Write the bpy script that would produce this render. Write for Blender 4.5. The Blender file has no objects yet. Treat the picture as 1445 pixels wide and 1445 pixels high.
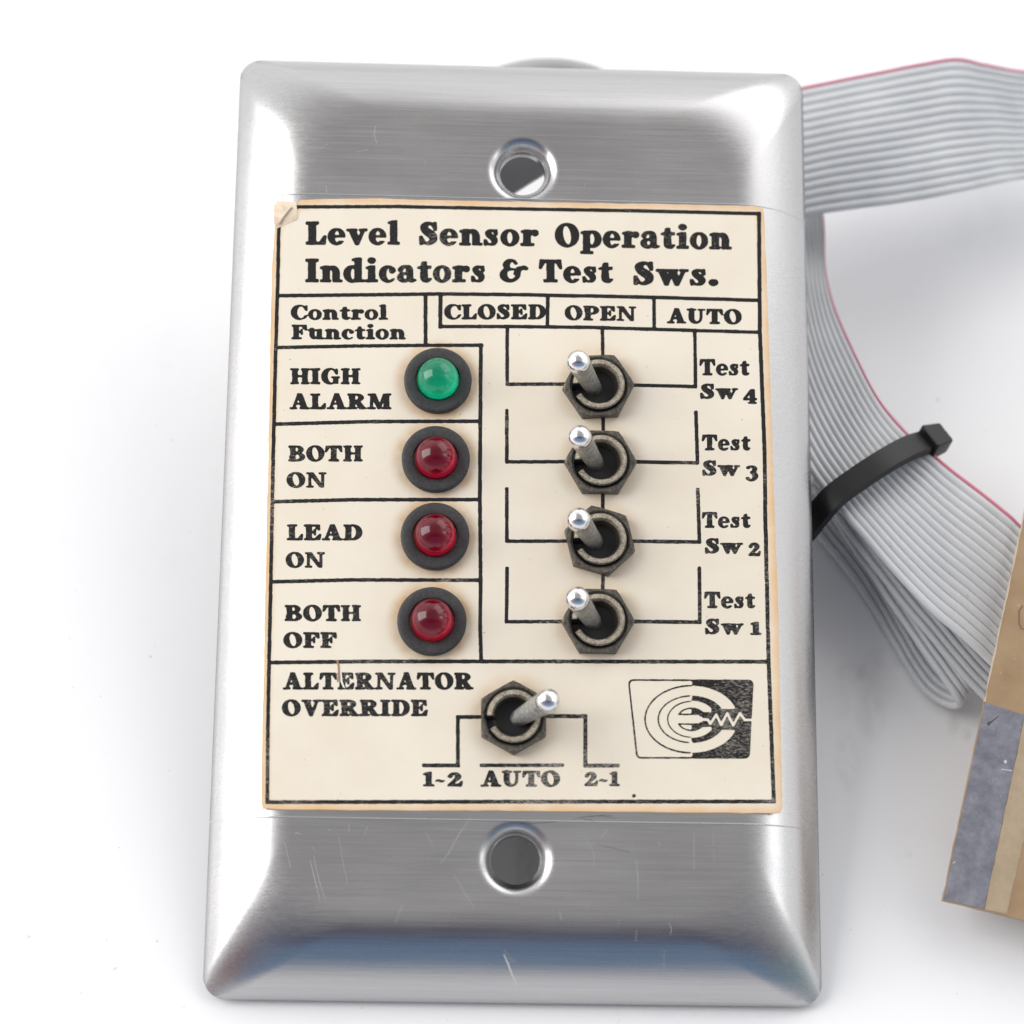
import bpy, bmesh, math, random
import numpy as np
from mathutils import Vector, Matrix

random.seed(7)
rng = np.random.default_rng(11)
scene = bpy.context.scene
COL = scene.collection
R = math.radians
# ---------------------------------------------------------------- units: 1 Blender unit = 1 cm, all measures below in mm
U = 0.1
scene.unit_settings.system = 'METRIC'
scene.unit_settings.scale_length = 0.01

# ---------------------------------------------------------------- panel frame and camera
ALPHA = R(17.0)                       # the panel leans: its top end is propped up by the switch bodies behind it
LIFT = 1.0                            # mm, lower rim above the table
RX = np.array([[1, 0, 0], [0, math.cos(ALPHA), -math.sin(ALPHA)], [0, math.sin(ALPHA), math.cos(ALPHA)]])
T0 = np.array([0, 0, LIFT + 57.15 * math.sin(ALPHA)])
def to_world(p): return RX @ np.asarray(p, float) + T0

def rodr(r):
    r = np.asarray(r, float); t = np.linalg.norm(r); k = r / t
    K = np.array([[0, -k[2], k[1]], [k[2], 0, -k[0]], [-k[1], k[0], 0]])
    return np.eye(3) + math.sin(t) * K + (1 - math.cos(t)) * K @ K
FPX = 3477.756                        # focal length in pixels of a 1445 px wide frame
RC = rodr([-0.2550, 0.0370, -0.0150])  # panel -> camera
TC = np.array([0.755, -0.002, -291.911])
CAM_P = -RC.T @ TC                    # camera in panel frame
CAM_W = to_world(CAM_P)
RCW = RC @ RX.T                       # world -> camera rotation

cam_data = bpy.data.cameras.new('camera')
cam = bpy.data.objects.new('camera', cam_data); COL.objects.link(cam)
m = Matrix(RCW.T.tolist()).to_4x4(); m.translation = Vector((CAM_W * U).tolist())
cam.matrix_world = m
cam_data.sensor_width = 36.0; cam_data.sensor_fit = 'HORIZONTAL'
cam_data.lens = FPX / 1445 * 36.0
cam_data.clip_start = 0.5; cam_data.clip_end = 4000
cam_data.dof.use_dof = True
cam_data.dof.focus_distance = 28.7
cam_data.dof.aperture_fstop = 0.19
cam_data.dof.aperture_blades = 0
scene.camera = cam

# ---------------------------------------------------------------- light: studio with two soft windows, dim room above
scene.view_settings.view_transform = 'Standard'
scene.view_settings.look = 'None'
scene.view_settings.gamma = 1.0
scene.view_settings.use_curve_mapping = False
scene.view_settings.exposure = 0.0
scene.render.engine = 'CYCLES'
scene.cycles.max_bounces = 10
scene.cycles.transmission_bounces = 8
scene.cycles.sample_clamp_indirect = 6.0

world = bpy.data.worlds.new('World'); scene.world = world; world.use_nodes = True
nt = world.node_tree; nt.nodes.clear()
def wn(t, **k):
    n = nt.nodes.new(t)
    for a, b in k.items(): setattr(n, a, b)
    return n
wout = wn('ShaderNodeOutputWorld'); wbg = wn('ShaderNodeBackground')
tc = wn('ShaderNodeTexCoord'); sep = wn('ShaderNodeSeparateXYZ')
nt.links.new(tc.outputs['Generated'], sep.inputs[0])
def ramp(stops, interp='LINEAR'):
    r = wn('ShaderNodeValToRGB'); cr = r.color_ramp; cr.interpolation = interp
    while len(cr.elements) > 1: cr.elements.remove(cr.elements[-1])
    cr.elements[0].position = stops[0][0]; cr.elements[0].color = (*stops[0][1], 1)
    for p, c in stops[1:]:
        e = cr.elements.new(p); e.color = (*c, 1)
    return r
# front (photographer) side: from the table line up: pale, then blue clothing, then a dusky room
front = ramp([(0.0, (.70, .70, .72)), (.10, (.66, .66, .69)), (.24, (.22, .32, .475)), (.62, (.18, .28, .44)),
              (.74, (.10, .10, .16)), (.93, (.13, .12, .145)), (.975, (.32, .312, .312)), (1.0, (.42, .412, .41))])
back = ramp([(0.0, (1.25, 1.25, 1.26)), (.50, (1.30, 1.30, 1.30)), (.72, (1.12, 1.12, 1.12)), (.88, (.66, .655, .65)), (.97, (.46, .452, .448)), (1.0, (.42, .412, .41))])
side = ramp([(0.0, (.70, .70, .72)), (.10, (.62, .60, .61)), (.26, (.40, .27, .28)), (.55, (.27, .20, .21)),
             (.74, (.16, .14, .16)), (.93, (.15, .14, .15)), (.975, (.32, .312, .312)), (1.0, (.42, .412, .41))])
sideR = ramp([(0.0, (.70, .70, .72)), (.08, (.60, .62, .64)), (.20, (.22, .36, .42)), (.42, (.22, .35, .41)), (.58, (.27, .20, .21)),
             (.74, (.16, .14, .16)), (.93, (.15, .14, .15)), (.975, (.32, .312, .312)), (1.0, (.42, .412, .41))])
for r_ in (front, back, side, sideR): nt.links.new(sep.outputs['Z'], r_.inputs['Fac'])
mr = wn('ShaderNodeMapRange'); mr.interpolation_type = 'SMOOTHSTEP'
mr.inputs['From Min'].default_value = -0.62; mr.inputs['From Max'].default_value = -0.05
nt.links.new(sep.outputs['Y'], mr.inputs['Value'])
mix = wn('ShaderNodeMix', data_type='RGBA')
nt.links.new(mr.outputs['Result'], [i for i in mix.inputs if i.name == 'Factor' and i.enabled][0])
ab = wn('ShaderNodeMath', operation='ABSOLUTE'); nt.links.new(sep.outputs['X'], ab.inputs[0])
ms = wn('ShaderNodeMapRange'); ms.interpolation_type = 'SMOOTHSTEP'
ms.inputs['From Min'].default_value = .38; ms.inputs['From Max'].default_value = .62
nt.links.new(ab.outputs[0], ms.inputs['Value'])
mixf = wn('ShaderNodeMix', data_type='RGBA'); nt.links.new(ms.outputs['Result'], [i for i in mixf.inputs if i.name == 'Factor' and i.enabled][0])
nt.links.new(front.outputs['Color'], [i for i in mixf.inputs if i.name == 'A' and i.enabled][0]); lr = wn('ShaderNodeMath', operation='GREATER_THAN'); nt.links.new(sep.outputs['X'], lr.inputs[0]); lr.inputs[1].default_value = 0
mixs = wn('ShaderNodeMix', data_type='RGBA'); nt.links.new(lr.outputs[0], [i for i in mixs.inputs if i.name == 'Factor' and i.enabled][0])
nt.links.new(side.outputs['Color'], [i for i in mixs.inputs if i.name == 'A' and i.enabled][0]); nt.links.new(sideR.outputs['Color'], [i for i in mixs.inputs if i.name == 'B' and i.enabled][0])
nt.links.new([q for q in mixs.outputs if q.enabled][0], [i for i in mixf.inputs if i.name == 'B' and i.enabled][0])
nt.links.new([q for q in mixf.outputs if q.enabled][0], [i for i in mix.inputs if i.name == 'A' and i.enabled][0]); nt.links.new(back.outputs['Color'], [i for i in mix.inputs if i.name == 'B' and i.enabled][0])
nt.links.new([q for q in mix.outputs if q.enabled][0], wbg.inputs['Color']); wbg.inputs['Strength'].default_value = 1.0
nt.links.new(wbg.outputs[0], wout.inputs['Surface'])

def area(name, pos, target, sx, sy, power, col=(1, 1, 1), spread=180):
    d = bpy.data.lights.new(name, 'AREA'); d.shape = 'RECTANGLE'; d.size = sx * U; d.size_y = sy * U
    d.energy = power; d.color = col; d.spread = R(spread)
    o = bpy.data.objects.new(name, d); COL.objects.link(o)
    o.location = Vector(pos) * U
    o.rotation_euler = (Vector(target) - Vector(pos)).to_track_quat('-Z', 'Y').to_euler()
    return o
area('left_softbox', (-620, 40, 420), (0, 0, 20), 500, 700, 48000, (1.0, .985, .965))
area('rear_fill_light', (480, 500, 620), (0, 0, 10), 760, 640, 21000, (1.0, .992, .985))  # added fill to brighten the sheet right of the panel, no known source
area('right_softbox', (600, -120, 500), (0, 0, 20), 150, 240, 2400, (.95, .975, 1.0))

# ---------------------------------------------------------------- pixel <-> place helpers (photo pixels, 1445 wide)
def ray_panel(px, py):
    d = np.array([(px - 722.5) / FPX, -(py - 722.5) / FPX, -1.0])
    return RC.T @ d
def on_panel(px, py, z):              # point of the panel plane at height z (panel frame, mm)
    d = ray_panel(px, py); t = (z - CAM_P[2]) / d[2]
    return CAM_P + d * t
def on_table(px, py, z):              # point at height z above the table (world, mm)
    d = RX @ ray_panel(px, py); t = (z - CAM_W[2]) / d[2]
    return CAM_W + d * t

# ---------------------------------------------------------------- materials
def mat(name, base=(.5, .5, .5), rough=.5, metal=0.0, **k):
    mt = bpy.data.materials.new(name); mt.use_nodes = True
    b = mt.node_tree.nodes['Principled BSDF']
    b.inputs['Base Color'].default_value = (*base, 1)
    b.inputs['Roughness'].default_value = rough
    b.inputs['Metallic'].default_value = metal
    for a, v in k.items(): b.inputs[a.replace('_', ' ')].default_value = v
    return mt, mt.node_tree, b
class N:                               # tiny node helper
    def __init__(s, tree): s.t = tree
    def new(s, typ, ins=None, **k):
        n = s.t.nodes.new(typ)
        for a, b in k.items(): setattr(n, a, b)
        for a, b in (ins or {}).items():
            if hasattr(b, 'is_linked') or isinstance(b, bpy.types.NodeSocket): s.t.links.new(b, n.inputs[a])
            else: n.inputs[a].default_value = b
        return n
    def math(s, op, a, b=0.0, c=None, clamp=False):
        n = s.t.nodes.new('ShaderNodeMath'); n.operation = op; n.use_clamp = clamp
        for i, v in enumerate((a, b) if c is None else (a, b, c)):
            if isinstance(v, bpy.types.NodeSocket): s.t.links.new(v, n.inputs[i])
            else: n.inputs[i].default_value = v
        return n.outputs[0]
    def mixc(s, f, a, b):
        n = s.t.nodes.new('ShaderNodeMix'); n.data_type = 'RGBA'
        for nm, v in (('Factor', f), ('A', a), ('B', b)):
            sock = [i for i in n.inputs if i.name == nm and i.enabled][0]
            if isinstance(v, bpy.types.NodeSocket): s.t.links.new(v, sock)
            elif nm == 'Factor': sock.default_value = v
            else: sock.default_value = (*v, 1)
        return [o for o in n.outputs if o.enabled][0]
    def maprange(s, v, a, b, c=0.0, d=1.0, smooth=False):
        n = s.t.nodes.new('ShaderNodeMapRange'); n.clamp = True
        if smooth: n.interpolation_type = 'SMOOTHSTEP'
        s.t.links.new(v, n.inputs['Value'])
        for nm, x in (('From Min', a), ('From Max', b), ('To Min', c), ('To Max', d)): n.inputs[nm].default_value = x
        return n.outputs['Result']
    def noise(s, vec, scale, detail=3, rough=.55):
        n = s.t.nodes.new('ShaderNodeTexNoise'); s.t.links.new(vec, n.inputs['Vector'])
        n.inputs['Scale'].default_value = scale; n.inputs['Detail'].default_value = detail; n.inputs['Roughness'].default_value = rough
        return n.outputs['Fac']
    def objvec(s, scale=(1, 1, 1)):
        t = s.t.nodes.new('ShaderNodeTexCoord'); mp = s.t.nodes.new('ShaderNodeMapping')
        s.t.links.new(t.outputs['Object'], mp.inputs['Vector']); mp.inputs['Scale'].default_value = scale
        return mp.outputs['Vector']
    def bump(s, h, strength, dist, bsdf):
        n = s.t.nodes.new('ShaderNodeBump'); n.inputs['Strength'].default_value = strength; n.inputs['Distance'].default_value = dist
        s.t.links.new(h, n.inputs['Height']); s.t.links.new(n.outputs['Normal'], bsdf.inputs['Normal'])

# brushed stainless steel, grain along the short side
def steel(name, base, rough):
    mt, t, b = mat(name, base, rough, 1.0)
    n = N(t)
    fine = n.noise(n.objvec((.8, 75, 75)), 1.0, 4, .65)
    mid = n.noise(n.objvec((.30, 22, 22)), 1.0, 3, .6)
    blot = n.noise(n.objvec((.5, .9, .9)), 1.0, 3, .5)
    g = n.math('ADD', n.math('MULTIPLY', fine, .72), n.math('MULTIPLY', mid, .28))
    t.links.new(n.mixc(n.maprange(g, .32, .68), tuple(c * .91 for c in base), tuple(min(1, c * 1.06) for c in base)), b.inputs['Base Color'])
    t.links.new(n.math('ADD', n.maprange(g, .3, .7, rough - .03, rough + .05), n.maprange(blot, .35, .7, -.03, .05)), b.inputs['Roughness'])
    n.bump(fine, .16, .005, b)
    b.inputs['Anisotropic'].default_value = .45
    uv = n.new('ShaderNodeTangent', direction_type='UV_MAP', uv_map='grain')
    t.links.new(uv.outputs['Tangent'], b.inputs['Tangent'])
    b.inputs['Anisotropic Rotation'].default_value = 0.0
    return mt
M_STEEL = steel('brushed_steel', (.50, .494, .496), .255)
M_STEEL_DULL = mat('dull_steel', (.45, .45, .455), .45, 1.0)[0]
M_SCRATCH = mat('scratch_bright', (.72, .72, .73), .5, 1.0)[0]
M_SCUFF = mat('scuff_dark', (.03, .028, .03), .7)[0]

def grainy(name, c0, c1, rough, metal, scale, bump=.25, bd=.01):
    mt, t, b = mat(name, c0, rough, metal); n = N(t)
    f = n.noise(n.objvec(), scale, 5, .7)
    f2 = n.noise(n.objvec(), scale * .22, 3, .6)
    t.links.new(n.mixc(n.maprange(n.math('ADD', n.math('MULTIPLY', f, .7), n.math('MULTIPLY', f2, .3)), .41, .60), c0, c1), b.inputs['Base Color'])
    n.bump(f, bump, bd, b)
    return mt
M_BEZEL = grainy('black_bezel_plastic', (.019, .018, .019), (.052, .050, .052), .55, 0, 75, .45, .014)
M_NUT = grainy('oxidised_nut', (.062, .055, .046), (.165, .148, .122), .50, .5, 30, .35, .014)
M_BUSH = grainy('worn_bushing', (.16, .135, .10), (.56, .50, .40), .45, .65, 60, .6, .02)
M_BORE = mat('bore_black', (.012, .012, .012), .6)[0]  # black paints the shade of a deep bore; switch bodies share it
M_BOREWALL = grainy('bore_shade_brown', (.035, .028, .020), (.10, .082, .06), .5, .3, 40, .3, .012)  # darker copy of the bushing metal, paints shade down the bore
M_SHAFT = grainy('rough_lever', (.28, .27, .245), (.78, .77, .73), .32, .9, 60, .9, .028)
M_CHROME = mat('polished_tip', (.80, .80, .82), .07, 1.0)[0]
M_CARD = grainy('phenolic_board', (.20, .115, .065), (.27, .165, .10), .45, 0, 6, .1, .01)

def lens(name, deep, bright):
    mt, t, b = mat(name, deep, .03); n = N(t)
    b.inputs['Transmission Weight'].default_value = .97
    b.inputs['IOR'].default_value = 1.5
    t.links.new(n.mixc(.5, deep, bright), b.inputs['Base Color'])
    return mt
M_GREEN = lens('green_lens', (.0, .42, .28), (.0, .62, .45))
M_RED = lens('red_lens', (.33, .0, .055), (.50, .004, .095))
def core(name, dark, bright):         # reflector cup; radial dark-to-bright colour paints the glow toward its wall
    mt, t, b = mat(name, bright, .35); n = N(t)
    sp = n.new('ShaderNodeSeparateXYZ'); t.links.new(n.new('ShaderNodeTexCoord').outputs['Object'], sp.inputs[0])
    r = n.math('SQRT', n.math('ADD', n.math('MULTIPLY', sp.outputs['X'], sp.outputs['X']), n.math('MULTIPLY', sp.outputs['Y'], sp.outputs['Y'])))
    t.links.new(n.mixc(n.maprange(r, .05, .17, 0, 1, True), dark, bright), b.inputs['Base Color'])
    return mt
M_GREEN_CORE = core('green_core', (.0, .66, .44), (.02, 1.0, .66))
M_RED_CORE = core('red_core', (.34, .0, .11), (.98, .06, .26))

# ---------------------------------------------------------------- mesh helpers (mm in, link in cm)
def link(name, verts, faces, materials, parent=None, smooth=True, sharp=None, mats=None, loc=None, uvgrain=False):
    me = bpy.data.meshes.new(name)
    me.from_pydata([tuple(float(c) * U for c in v) for v in verts], [], faces)
    me.update()
    if not isinstance(materials, (list, tuple)): materials = [materials]
    for mt in materials: me.materials.append(mt)
    if mats is not None: me.polygons.foreach_set('material_index', mats)
    me.polygons.foreach_set('use_smooth', [smooth] * len(me.polygons))
    if sharp: me.set_sharp_from_angle(angle=R(sharp))
    if uvgrain:
        uv = me.uv_layers.new(name='grain')
        co = np.empty(len(me.vertices) * 3); me.vertices.foreach_get('co', co); co = co.reshape(-1, 3)
        li = np.empty(len(me.loops), int); me.loops.foreach_get('vertex_index', li)
        uvs = np.stack([co[li, 0] * .1 + .5, (co[li, 1] - co[li, 2] * .6) * .1 + .5], 1)
        uv.data.foreach_set('uv', uvs.ravel())
    o = bpy.data.objects.new(name, me); COL.objects.link(o)
    if parent: o.parent = parent
    if loc is not None: o.location = Vector([float(c) * U for c in loc])
    return o
def empty(name, loc, rot=(0, 0, 0)):
    o = bpy.data.objects.new(name, None); COL.objects.link(o)
    o.empty_display_size = .5
    o.location = Vector([float(c) * U for c in loc]); o.rotation_euler = rot
    return o
def tag(o, label=None, cat=None, group=None, kind=None):
    if label: o['label'] = label
    if cat: o['category'] = cat
    if group: o['group'] = group
    if kind: o['kind'] = kind
    return o
def lathe(profile, seg=48, close=True, off=0):
    v, f = [], []
    for r, z in profile:
        if r < 1e-6: v.append([(0, 0, z)])
        else: v.append([(r * math.cos(2 * math.pi * (i + off) / seg), r * math.sin(2 * math.pi * (i + off) / seg), z) for i in range(seg)])
    idx, vs = [], []
    for ring in v:
        idx.append(range(len(vs), len(vs) + len(ring))); vs += ring
    mi = []
    for k in range(len(v) - 1):
        a, b = idx[k], idx[k + 1]
        for i in range(seg):
            j = (i + 1) % seg
            if len(a) == 1 and len(b) == 1: continue
            if len(a) == 1: f.append((a[0], b[j], b[i])) if False else f.append((a[0], b[i], b[j]))
            elif len(b) == 1: f.append((a[i], b[0], a[j]))
            else: f.append((a[i], b[i], b[j], a[j]))
            mi.append(k)
    f = [tuple(reversed(q)) for q in f]
    return vs, f, mi
def catmull(pts, n):
    P = np.asarray(pts, float); P = np.vstack([2 * P[0] - P[1], P, 2 * P[-1] - P[-2]])
    out = []
    for i in range(1, len(P) - 2):
        for k in range(n):
            t = k / n
            a, b, c, d = P[i - 1], P[i], P[i + 1], P[i + 2]
            out.append(.5 * (2 * b + (c - a) * t + (2 * a - 5 * b + 4 * c - d) * t * t + (3 * b - a - 3 * c + d) * t ** 3))
    out.append(P[-2])
    return np.array(out)

# ---------------------------------------------------------------- setting: the white sheet everything lies on
mt, t, b = mat('white_sheet', (.86, .86, .87), .55); n = N(t)
ov = n.objvec()
smear = n.math('MULTIPLY', n.maprange(n.noise(ov, .55, 5, .6), .52, .74), n.maprange(n.noise(n.objvec((1, .6, 1)), 1.9, 4, .65), .46, .72))
speck = n.maprange(n.noise(ov, 9, 2, .5), .735, .78)
c = n.mixc(n.math('MULTIPLY', smear, .10), (.84, .84, .852), (.40, .38, .38))
c = n.mixc(n.math('MULTIPLY', speck, .35), c, (.25, .22, .2))
sg = n.new('ShaderNodeSeparateXYZ'); t.links.new(n.new('ShaderNodeTexCoord').outputs['Object'], sg.inputs[0])
smut = None                            # graphite-like rub marks beside the panel; last entry darkens the lower hole's view
for px_, py_, rx_, ry_, k_ in [(1207, 948, 2.6, 1.6, 1), (1228, 1000, 2.0, 4.2, .8), (1196, 1075, 1.5, 4.0, .9), (1240, 930, 4.5, 1.6, .5), (1345, 1022, 1.0, 1.8, .9), (1362, 1036, .8, .9, 1), (1180, 985, 2, 3, .5), (1300, 60, 30, 1.0, .12), (60, 1110, 1.5, 8, .25), (52, 1272, .6, .6, 1.4), (1282, 1205, .5, .5, 1.4), (980, 1432, 12, .5, .4), (742, 1225, 1.2, 6, 1.5)]:
    q = on_table(px_, py_, 0) * U
    dx = n.math('MULTIPLY', n.math('SUBTRACT', sg.outputs['X'], float(q[0])), 1 / (rx_ * U)); dy = n.math('MULTIPLY', n.math('SUBTRACT', sg.outputs['Y'], float(q[1])), 1 / (ry_ * U))
    e_ = n.math('MULTIPLY', n.maprange(n.math('ADD', n.math('MULTIPLY', dx, dx), n.math('MULTIPLY', dy, dy)), 0, 1.6, 1, 0, True), k_)
    smut = e_ if smut is None else n.math('MAXIMUM', smut, e_)
smut = n.math('MULTIPLY', smut, n.maprange(n.noise(n.objvec((2.4, 1.1, 1)), 2.2, 5, .7), .36, .66))
c = n.mixc(n.math('MULTIPLY', smut, .20, clamp=True), c, (.16, .13, .13))
t.links.new(c, b.inputs['Base Color'])
n.bump(n.noise(ov, 30, 3, .6), .05, .01, b)
M_SHEET = mt
S = 2500
sheet = link('backdrop', [(-S, -S, 0), (S, -S, 0), (S, S, 0), (-S, S, 0)], [(0, 1, 2, 3)], M_SHEET)
tag(sheet, 'white seamless sheet under the steel panel and cables', 'backdrop', kind='structure')

# ---------------------------------------------------------------- the panel
panel = empty('control_panel', T0, (ALPHA, 0, 0))
tag(panel, 'brushed steel wall plate with cream printed label, four lamps and five toggle switches', 'control panel')
W2, H2 = 69.85 / 2, 114.3 / 2
FACE = 5.6                            # mm, face above rim

def rrect(inset, r, z, n=14):
    x, y = W2 - inset, H2 - inset
    out = []
    for cx, cy, a0 in ((x - r, y - r, 0), (-x + r, y - r, 90), (-x + r, -y + r, 180), (x - r, -y + r, 270)):
        for i in range(n + 1):
            a = R(a0 + 90 * i / n)
            out.append((cx + r * math.cos(a), cy + r * math.sin(a), z))
    # long straight runs get extra points so that the film seam can follow them
    return out
def rim_profile(s):                   # s 0..1 from outer edge inward -> inset, height
    a0 = R(55); a = a0 * (1 - s)          # slope falls evenly from the edge to the flat face
    return 9.6 * s, FACE * (1 - math.log(math.cos(a)) / math.log(math.cos(a0)))
rings = []
rings.append(rrect(1.0, 2.0, -.1)); rings.append(rrect(.0, 2.6, -.1))
NS = 18
for i in range(NS + 1):
    s = i / NS
    ins, z = rim_profile(s)
    rings.append(rrect(ins, 2.6 + 6.8 * (ins / 9.6) ** .8, z))
verts, faces = [], []
for r_ in rings: verts += r_
nr = len(rings[0])
for k in range(len(rings) - 1):
    for i in range(nr):
        j = (i + 1) % nr
        faces.append((k * nr + i, k * nr + j, (k + 1) * nr + j, (k + 1) * nr + i))
# flat face with two countersunk screw holes
HOLES = [on_panel(738, 239, FACE)[:2], on_panel(728, 1212, FACE)[:2]]
bm = bmesh.new()
loop = [bm.verts.new(Vector(p) ) for p in rings[-1]]
ed = [bm.edges.new((loop[i], loop[(i + 1) % nr])) for i in range(nr)]
HS = 48
for hx, hy in HOLES:
    hv = [bm.verts.new((hx + 4.5 * math.cos(2 * math.pi * i / HS), hy + 4.5 * math.sin(2 * math.pi * i / HS), FACE)) for i in range(HS)]
    ed += [bm.edges.new((hv[i], hv[(i + 1) % HS])) for i in range(HS)]
bmesh.ops.triangle_fill(bm, use_beauty=True, use_dissolve=False, edges=ed, normal=(0, 0, 1))
bm.verts.index_update()
base = len(verts)
verts += [tuple(v.co) for v in bm.verts]
for f in bm.faces:
    q = [v.index for v in f.verts]
    if f.normal.z < 0: q.reverse()
    # share ring vertices so shading stays continuous
    faces.append(tuple((len(rings) - 1) * nr + i if i < nr else base + i for i in q))
bm.free()
for hx, hy in HOLES:
    prof = [(4.5, FACE), (4.2, FACE - .035), (3.9, FACE - .12), (3.6, FACE - .29), (3.3, FACE - .58), (3.05, FACE - .98), (2.88, FACE - 1.28), (2.78, FACE - 1.36), (2.72, FACE - 1.5), (2.70, FACE - 2.6), (3.3, FACE - 2.65)]
    v, f, _ = lathe(prof, HS)
    o_ = len(verts)
    verts += [(x + hx, y + hy, z) for x, y, z in v]
    faces += [tuple(reversed([i + o_ for i in q])) for q in f]
plate = link('face_plate', verts, faces, M_STEEL, panel, True, 50, uvgrain=True)
bm = bmesh.new(); bm.from_mesh(plate.data); bmesh.ops.remove_doubles(bm, verts=bm.verts, dist=1e-5)
bmesh.ops.delete(bm, geom=[v for v in bm.verts if not v.link_faces], context='VERTS')
bmesh.ops.recalc_face_normals(bm, faces=bm.faces); bm.to_mesh(plate.data); bm.free()
plate.data.set_sharp_from_angle(angle=R(50))

# height of the plate surface at x (away from corners), for things that follow it
def plate_z(x):
    d = W2 - abs(x)
    if d >= 9.6: return FACE
    lo, hi = 0.0, 1.0
    for _ in range(40):
        mid = (lo + hi) / 2
        if rim_profile(mid)[0] < d: lo = mid
        else: hi = mid
    return rim_profile(lo)[1]
def seam(y0, bow, wdt, h):
    v, f = [], []
    xs = np.linspace(-W2 + .03, W2 - .03, 120)
    for x in xs:
        yy = y0 + bow * (abs(x) / W2) ** 6
        z = plate_z(x)
        v += [(x, yy - wdt / 2, z - .02), (x, yy, z + h), (x, yy + wdt / 2, z - .02)]
    for i in range(len(xs) - 1):
        a = i * 3
        f += [(a, a + 3, a + 4, a + 1), (a + 1, a + 4, a + 5, a + 2)]
    return v, f
for yy in (on_panel(738, 281, FACE)[1], on_panel(728, 1158, FACE)[1]):
    v, f = seam(yy, 0.0, .26, .035)
    link('film_edge', v, f, M_STEEL_DULL, plate, True, 40)

# ---------------------------------------------------------------- ink raster: glyphs drawn as shapes, softened, contoured into flat meshes
LZ = FACE + .16                       # top of the paper label
G = .036                              # mm per cell
LX0, LX1, LY0, LY1 = -31.5, 31.5, -37.5, 40.5
gx = np.arange(LX0, LX1, G); gy = np.arange(LY0, LY1, G)
GX, GY = np.meshgrid(gx, gy)
Pc = np.stack([GX, GY, np.full_like(GX, LZ)], -1) @ RC.T + TC
PX = (722.5 + FPX * Pc[..., 0] / -Pc[..., 2]).astype(np.float32)
PY = (722.5 - FPX * Pc[..., 1] / -Pc[..., 2]).astype(np.float32)
del Pc
def ij(px, py):
    p = on_panel(px, py, LZ); return (p[0] - LX0) / G, (p[1] - LY0) / G
def window(x0, y0, x1, y1):
    c = [ij(x, y) for x in (x0, x1) for y in (y0, y1)]
    i0 = max(0, int(min(q[0] for q in c)) - 2); i1 = min(len(gx), int(max(q[0] for q in c)) + 3)
    j0 = max(0, int(min(q[1] for q in c)) - 2); j1 = min(len(gy), int(max(q[1] for q in c)) + 3)
    return slice(j0, j1), slice(i0, i1)
def inpoly(x, y, P):
    r = np.zeros(x.shape, bool); n_ = len(P)
    for i in range(n_):
        (xa, ya), (xb, yb) = P[i], P[(i + 1) % n_]
        if ya == yb: continue
        c = ((ya > y) != (yb > y)) & (x < (xb - xa) * (y - ya) / (yb - ya) + xa)
        r ^= c
    return r
def capsule(x, y, P):                 # variable width stroke through (x, y, w)
    Q = catmull(P, 6) if len(P) > 2 else np.array(P, float)
    r = np.zeros(x.shape, bool)
    for a, b in zip(Q[:-1], Q[1:]):
        dx, dy = b[0] - a[0], b[1] - a[1]; L = dx * dx + dy * dy + 1e-12
        tt = np.clip(((x - a[0]) * dx + (y - a[1]) * dy) / L, 0, 1)
        w_ = (a[2] + (b[2] - a[2]) * tt) / 2
        r |= (x - a[0] - tt * dx) ** 2 + (y - a[1] - tt * dy) ** 2 < w_ * w_
    return r
def ell(x, y, cx, cy, rx, ry, rot=0):
    ca, sa = math.cos(R(rot)), math.sin(R(rot))
    u = (x - cx) * ca + (y - cy) * sa; v = -(x - cx) * sa + (y - cy) * ca
    return (u / rx) ** 2 + (v / ry) ** 2 < 1
def draw(ops, x, y):
    r = np.zeros(x.shape, bool)
    for op in ops:
        k, a = op[0], op[1:]
        neg = k.islower(); k = k.upper()
        if k == 'R': s_ = (x > a[0]) & (x < a[2]) & (y > a[1]) & (y < a[3])
        elif k == 'E': s_ = ell(x, y, *a)
        elif k == 'P': s_ = inpoly(x, y, a)
        else: s_ = capsule(x, y, a)
        r = r & ~s_ if neg else r | s_
    return r
def P(*a): return ('P',) + tuple(a)
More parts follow.
